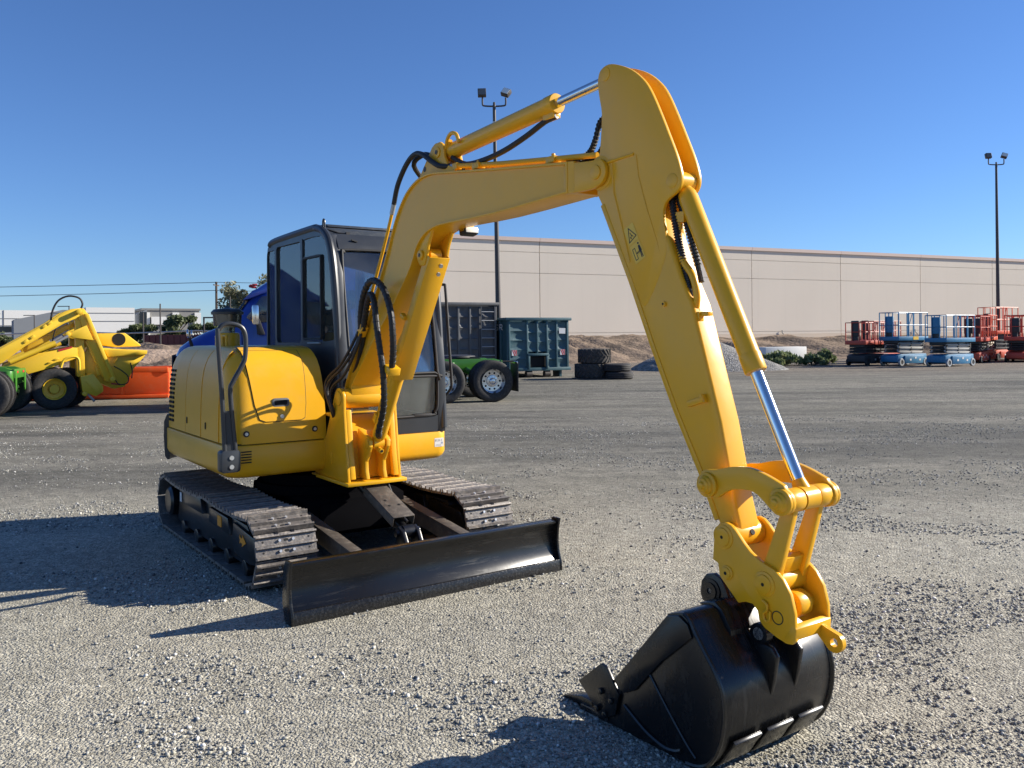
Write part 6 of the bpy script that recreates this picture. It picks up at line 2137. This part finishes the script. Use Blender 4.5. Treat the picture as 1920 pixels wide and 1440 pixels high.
gf = empty("gate_frame", (-16.6, 46.0, 1.0))
tag(gf, "dark welded gate frame standing behind the blue truck bonnet", "gate")
for x in (0, 1.35, 3.4):
    m_ = MB(); m_.box((x, 0, .85 if x != 1.35 else .65), (.07, .07, 1.8 if x != 1.35 else 1.4)); m_.build("upright", "pole_metal", gf)
m_ = MB(); m_.box((1.7, 0, 1.78), (3.47, .075, .075)); m_.build("crossbar", "pole_metal", gf)
m_ = MB(); m_.box((2.4, 0, 1.37), (2.1, .07, .07)); m_.build("crossbar", "pole_metal", gf)
ms = empty("maroon_container", (-21.6, 50.5, 1.0))
tag(ms, "low dark maroon slatted container behind the pipe fence", "container")
for k in range(16):
    m_ = MB(); m_.box((k * .36, 0, .42), (.33, .12, .95)); m_.build("slat", "maroon_steel", ms)
m_ = MB(); m_.box((2.7, .7, .40), (5.9, 1.2, .9)); m_.build("box", "maroon_steel", ms)

tree((-24.6, 56, .5), 2.0, 1.5, "rounded dark green tree at the left of the tree row", "leaf_green", 11, low=.06, leaf=.15)
tree((-22.6, 57, .5), 2.7, 1.9, "broad green tree in the middle of the row beyond the fence", "leaf_green", 12, low=.06, leaf=.15)
tree((-20.2, 56, .5), 2.4, 1.6, "green tree right of the middle, in front of the grey building", "leaf_green", 13, low=.06, leaf=.15)
tree((-18.3, 60, .5), 2.9, 1.8, "dull olive tree behind the air cleaner", "leaf_olive", 14, low=.06, leaf=.15)
tree((-20.6, 66, .5), 4.7, 2.9, "tall thin pale tree left of the blue truck's visor", "leaf_olive", 15, n=3000, leaf=.17, low=.20)
tree((-19.0, 64, .5), 5.9, 2.5, "tall feathery pale tree just behind the truck's sun visor", "leaf_olive", 16, n=3400, leaf=.16, low=.30)
tree((-30.5, 60, .5), 1.5, 1.4, "low green shrub tree in front of the white building", "leaf_green", 17, n=1800, low=.05, leaf=.14)
tree((-33.0, 54, .5), 1.9, 1.3, "dark tree at the far left edge above the yellow arm", "leaf_green", 18, low=.05, leaf=.15)
tree((-30.6, 54, .5), 1.3, 1.1, "low dark bushy tree next to the left edge tree", "leaf_green", 19, n=2600, low=.04, leaf=.14)

# pale house among the trees
ho = empty("tan_house", (-27.5, 84, 0), R(-14))
tag(ho, "weathered tan gabled house half hidden by the trees", "house")
m_ = MB(); m_.prism([(0, 0), (5.4, 0), (5.4, 5.9), (2.9, 6.2), (0, 4.6)], 0, 6); m_.build("wall", "tan_wall", ho)
m_ = MB(); m_.prism([(-.3, 4.55), (2.9, 6.33), (5.6, 6.0), (5.6, 5.85), (2.9, 6.2), (-.3, 4.4)], -.3, 6.3); m_.build("roof", "grey_wall", ho)
m_ = MB(); m_.box((5.5, 1.0, 3.2), (.35, .35, 6.4)); m_.build("corner_post", "white_wall", ho)

# far buildings
wbld = empty("white_building", (-118, 124, 0), R(33))
tag(wbld, "long white industrial building with ribbon windows far behind the yellow machine", "building")
m_ = MB(); m_.box((26, 12, 3.4), (52, 24, 6.8)); m_.build("wall", "white_wall", wbld)
for z in (2.6, 4.2, 5.4):
    m_ = MB(); m_.box((26, -.05, z), (52, .06, .06)); m_.build("reveal", "grey_wall", wbld)
for x in (8, 18, 28, 38, 48):
    m_ = MB(); m_.box((x, -.05, 3.4), (.07, .07, 6.8)); m_.build("joint", "grey_wall", wbld)
for x in (20.5, 27, 38.0, 44):
    m_ = MB(); m_.box((x, -.06, 3.55), (4.6 if x > 30 else 3.2, .12, .95)); m_.build("window_band", "window_dark", wbld)
m_ = MB(); m_.box((30, -.08, 2.35), (48, .14, .30)); m_.build("canopy", "grey_wall", wbld)
for x in (33.6, 36.6):
    m_ = MB(); m_.prism([(x - 1.2, 5.75), (x - .2, 6.1), (x + 1.0, 6.2), (x + .3, 5.8)], -.10, -.04); m_.build("wall_emblem", "ink_grey", wbld)
blk = empty("white_block", (-62.5, 125, 0), R(32))
tag(blk, "taller white cubic building with a slate-blue side wall far left of the trees", "building")
m_ = MB(); m_.box((3.4, 6, 3.2), (6.6, 12, 6.4)); m_.build("wall", "white_wall", blk)
m_ = MB(); m_.prism([(-9.0, 0), (0, 0), (0, 6.05), (-2.8, 6.05), (-9.0, 4.6)], 1.5, 11); m_.build("side_wing", "slate_wall", blk)
m_ = MB(); m_.prism([(6.72, 0), (8.6, 0), (8.6, 6.2), (6.72, 5.2)], 1.0, 9); m_.build("stair_wing", "slate_wall", blk)
m_ = MB(); m_.box((8.0, .9, 4.6), (1.0, .2, 2.4)); m_.build("stair_window", "window_dark", blk)
for z in (2.6, 4.4, 5.6):
    m_ = MB(); m_.box((3.4, -.04, z), (6.6, .06, .05)); m_.build("reveal", "grey_wall", blk)
gb = empty("grey_building", (-56.6, 131, 0), R(32))
tag(gb, "flat-roofed grey building with white piers behind the green trees", "building")
m_ = MB(); m_.box((4.1, 5, 3.05), (8.4, 10, 6.1)); m_.build("wall", "grey_wall", gb)
m_ = MB(); m_.box((4.1, 5, 6.25), (8.7, 10.3, .32)); m_.build("roof_slab", "grey_wall", gb)
for x in (.45, 4.7, 8.0):
    m_ = MB(); m_.box((x, -.12, 2.9), (.95, .4, 5.75)); m_.build("pier", "white_wall", gb)
m_ = MB(); m_.box((2.2, -.3, 4.5), (2.2, .6, 1.2)); m_.build("sign_box", "white_wall", gb)

# far lamp posts of the street
for i, (x, y, h, side) in enumerate(((-41.5, 80, 3.3, -1), (-47.0, 84, 2.6, -1), (-64.5, 100, 5.0, 1), (-54.0, 100, 3.3, 1))):
    lp = empty("street_lamp", (x, y, 0))
    m_ = MB(); m_.cyl((0, 0, 0), (0, 0, h + 1.5), .07, .05, n=8); m_.build("pole", "pole_metal", lp)
    m_ = MB(); m_.box((side * .5, 0, h + 1.5), (1.1, .15, .07)); m_.build("lamp_head", "pole_metal", lp)
    tag(lp, ["small street lamp in front of the white cubic building", "shorter street lamp left of its neighbour before the white block", "street lamp standing by the long white building's windows", "slim street lamp between white building and yellow arm"][i], "street lamp", "street lamps")

# utility pole and lines
up = empty("utility_pole", (-34.6, 100, 0))
tag(up, "dark wooden utility pole carrying two power lines above the house", "utility pole")
m_ = MB(); m_.cyl((0, 0, 0), (0, 0, 8.3), .17, .13, n=10); m_.build("pole", "wood_pole", up)
m_ = MB(); m_.box((0, 0, 7.9), (.10, 1.8, .12)); m_.build("crossarm", "wood_pole", up)
for k, (zl, zr, z0) in enumerate(((7.75, 7.9, 8.25), (6.65, 6.9, 7.3))):
    m_ = MB()
    pts = [(-40 * (1 - t) * 1.6, 0, zl + (z0 - zl) * t ** 2.2) for t in [i / 16 for i in range(17)]]
    m_.tube(pts, .035, 5)
    pts = [(40 * t, 0, z0 + (zr - .8 - z0) * t) for t in [i / 8 for i in range(9)]]
    m_.tube(pts, .03, 5)
    o = m_.build("power_line", "cable", None); o.location = (-34.6, 100, 0)
    tag(o, ["upper power line strung across the sky on the left", "lower power line strung across the sky on the left"][k], "power line", "power lines")


# ------------------------------------------------------------------ yard floodlights
def flood(loc, H, label, cambox=False, lean=0.0, sc=1.0):
    f = empty("floodlight_pole", loc)
    m = MB(); m.cyl((0, 0, 0), (lean, 0, H), .125 * sc, .065 * sc, n=14); m.build("pole", "pole_metal", f)
    m = MB(); m.tube([(lean - .47, 0, H + .34), (lean - .47, 0, H + .06), (lean - .40, 0, H - .02), (lean, 0, H - .04), (lean + .40, 0, H - .02), (lean + .47, 0, H + .06), (lean + .47, 0, H + .30)], .035, 8, 3); m.cyl((lean, 0, H - .1), (lean, 0, H + .12), .05, n=8); m.build("bracket", "pole_metal", f)
    for s, rx_, rz_ in ((-1, 14, 2), (1, 34, -24)):
        h = empty("lamp_head", (lean + s * .49, -.02, H + .50), 0, f)
        h.rotation_euler = (R(-rx_), R(s * (2 if s < 0 else 22)), R(rz_))
        m = MB(); m.box((0, 0, 0), (.34, .20, .32)); m.build("housing", "pole_metal", h, 0.02)
        m = MB(); m.box((0, -.106, 0), (.29, .012, .26)); m.build("lens", "lamp_lens" if s > 0 else "ink_grey", h)
    if cambox:
        m = MB(); m.cyl((lean, -.12, H - .92), (lean, -.12, H - .70), .07, n=12); m.lathe([(.001, 0), (.08, .03), (.09, .08), (.001, .1)], (lean, -.14, H - .96), (0, 0, 1), 12); m.build("camera_box", "decal_white", f)
    tag(f, label, "floodlight", "yard floodlights")


flood((-.52, 34.6, 0), 11.0, "tall dark floodlight pole rising behind the grey container and boom", True, -.12)
flood((29.65, 52.0, 0), 11.85, "tall dark floodlight pole standing behind the red lifts at the right edge", False, -.05)


# ------------------------------------------------------------------ scissor lifts (x along the length, y across, origin under the centre)
def scissor_lift(name, loc, rz, deck_m, arm_m, label, H=2.42, wl=2.36, ww=1.12, top_m=None, ctrl=True, group="scissor lifts parked in a row", zt=1.16, base_m=None, stack=6, high=False):
    e = empty(name, loc, rz)
    base_m = base_m or deck_m
    hl, hw = wl / 2, ww / 2
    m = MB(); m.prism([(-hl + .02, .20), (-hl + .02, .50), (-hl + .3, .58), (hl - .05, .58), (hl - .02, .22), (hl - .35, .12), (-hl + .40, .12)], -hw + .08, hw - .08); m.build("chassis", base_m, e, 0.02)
    for s in (-1, 1):
        m = MB(); m.prism([(-hl + .5, .12), (hl - .35, .12), (hl - .35, .50), (-hl + .5, .50)], s * (hw - .10), s * (hw - .02)); m.build("side_tray", base_m, e, 0.015)
        for x in (-.25, .15, .5):
            m = MB(); m.box((x, s * (hw - .016), .34 + .05 * math.sin(x * 9)), (.13, .008, .09)); m.build("tray_label", "decal_white", e)
    for x in (-hl + .24, hl - .20):
        for s in (-1, 1):
            w_ = empty("wheel", (x, s * (hw - .06), .19), 0, e)
            m = MB(); m.lathe([(.11, -.055), (.175, -.055), (.19, -.035), (.19, .035), (.175, .055), (.11, .055)], (0, 0, 0), (0, 1, 0), 22, closed=True); m.build("tyre", "galvanised" if deck_m == "lift_blue" else "rubber", w_)
            m = MB(); m.cyl((0, -.04, 0), (0, .04, 0), .112, n=16); m.build("hub", "rubber", w_)
    # folded scissor arms
    dz = (zt - .62) / stack
    for k in range(stack):
        z = .62 + dz * (k + .5)
        for s in (-1, 1):
            m = MB(); sl = .012 * (1 if k % 2 else -1)
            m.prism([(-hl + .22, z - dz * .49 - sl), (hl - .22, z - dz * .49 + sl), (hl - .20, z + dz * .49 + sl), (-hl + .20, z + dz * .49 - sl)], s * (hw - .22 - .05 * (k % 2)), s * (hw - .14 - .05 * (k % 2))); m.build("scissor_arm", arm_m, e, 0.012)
        for x in (-hl + .24, 0, hl - .24):
            m = MB(); m.cyl((x, -hw + .12, z), (x, hw - .12, z), .03, n=10); m.build("arm_pin", "lift_dark", e)
    m = MB(); m.prism([(-hl + .15, zt - .12), (hl - .6, zt - .02), (hl - .12, zt - .30), (hl - .12, zt), (-hl + .15, zt)], -hw + .16, hw - .16); m.build("tilt_brace", "lift_dark", e)
    # platform
    m = MB(); m.box((0, 0, zt + .10), (wl, ww, .20)); m.build("deck", deck_m, e, 0.015)
    tm = top_m or deck_m
    rz_ = H
    posts = [(-hl + .03, -1), (-hl * .42, -1), (-hl * .30, -1), (0.0, -1), (hl * .45, -1), (hl - .03, -1), (-hl + .03, 1), (-hl * .35, 1), (hl * .3, 1), (hl - .03, 1)]
    for x, s in posts:
        m = MB(); m.box((x, s * (hw - .03), (zt + .2 + rz_) / 2), (.038, .038, rz_ - zt - .2)); m.build("rail_post", tm, e)
    for y in (-.2, .2):
        for x in (-hl + .03, hl - .03):
            m = MB(); m.box((x, y, (zt + .2 + rz_) / 2), (.036, .036, rz_ - zt - .2)); m.build("rail_post", tm, e)
    for z in (rz_, zt + .2 + (rz_ - zt - .2) * .48):
        for a0, a1 in (((-hl, -hw), (-hl * .36, -hw)), ((-hl * .33, -hw), (hl, -hw)), ((-hl, hw), (hl, hw)), ((-hl, -hw), (-hl, hw)), ((hl, -hw), (hl, hw))):
            m = MB(); i_ = .03
            p0 = (a0[0] + (i_ if a0[0] <= -hl + .01 else (-i_ if a0[0] >= hl - .01 else 0)), a0[1] + (i_ if a0[1] < 0 else -i_), z)
            p1 = (a1[0] + (i_ if a1[0] <= -hl + .01 else (-i_ if a1[0] >= hl - .01 else 0)), a1[1] + (i_ if a1[1] < 0 else -i_), z)
            m.tube([p0, p1], .021, 7); m.build("guard_rail", tm, e)
    m = MB(); m.tube([(-hl * .30, -hw + .03, zt + .7), (-hl * .05, -hw + .03, rz_ - .02)], .016, 6); m.build("gate_bar", tm, e)
    if ctrl:
        m = MB(); m.box((-hl + .12, .05, zt + .80), (.14, .42, .80)); m.build("control_panel", tm if deck_m == "lift_blue" else "lift_dark", e, 0.03)
        m = MB(); m.box((-hl + .2, .1, zt + .30), (.2, .3, .3)); m.build("control_foot", "lift_dark", e, 0.02)
    tag(e, label, "scissor lift", group)
    return e


PH = R(31)
scissor_lift("scissor_lift", (21.15, 41.2, 0), PH, "lift_blue", "lift_grey", "nearest blue scissor lift, its sunlit long side showing and a blue panel on its platform", 2.44)
lb = scissor_lift("scissor_lift", (19.55, 42.6, 0), PH, "lift_blue", "lift_grey", "second blue scissor lift with an orange plate on its platform, left of the nearest one", 2.62, zt=1.24)
m_ = MB(); m_.box((.15, -.567, 1.36), (.42, .008, .16)); m_.build("orange_plate", "decal_yellow", lb)
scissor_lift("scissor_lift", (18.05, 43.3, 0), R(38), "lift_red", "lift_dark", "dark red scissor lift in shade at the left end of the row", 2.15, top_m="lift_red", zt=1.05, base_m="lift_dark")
scissor_lift("scissor_lift", (19.9, 46.3, 0), R(31), "lift_red", "lift_cream", "red scissor lift mostly hidden behind the blue ones", 2.25, zt=1.10)
scissor_lift("scissor_lift", (26.1, 47.4, 0), R(50), "lift_orange", "lift_cream", "orange-red lift with cream folded arms right of the blue lifts", 2.55, zt=1.18)
scissor_lift("scissor_lift", (24.7, 45.6, 0), R(50), "lift_red", "lift_dark", "red scissor lift with dark arms directly right of the nearest blue lift", 2.45, zt=1.14)
scissor_lift("scissor_lift", (27.5, 46.2, 0), R(50), "lift_red", "lift_dark", "red lift with dark arms cut by the right picture edge", 2.50, zt=1.16)
scissor_lift("scissor_lift", (28.6, 50.2, 0), R(31), "lift_orange", "lift_dark", "tallest red lift whose top rail stands above the others at the right", 3.05, zt=1.5, stack=8)
scissor_lift("scissor_lift", (28.4, 47.9, 0), R(60), "lift_orange", "lift_cream", "orange-red lift behind the last ones at the right edge", 2.5, zt=1.16)
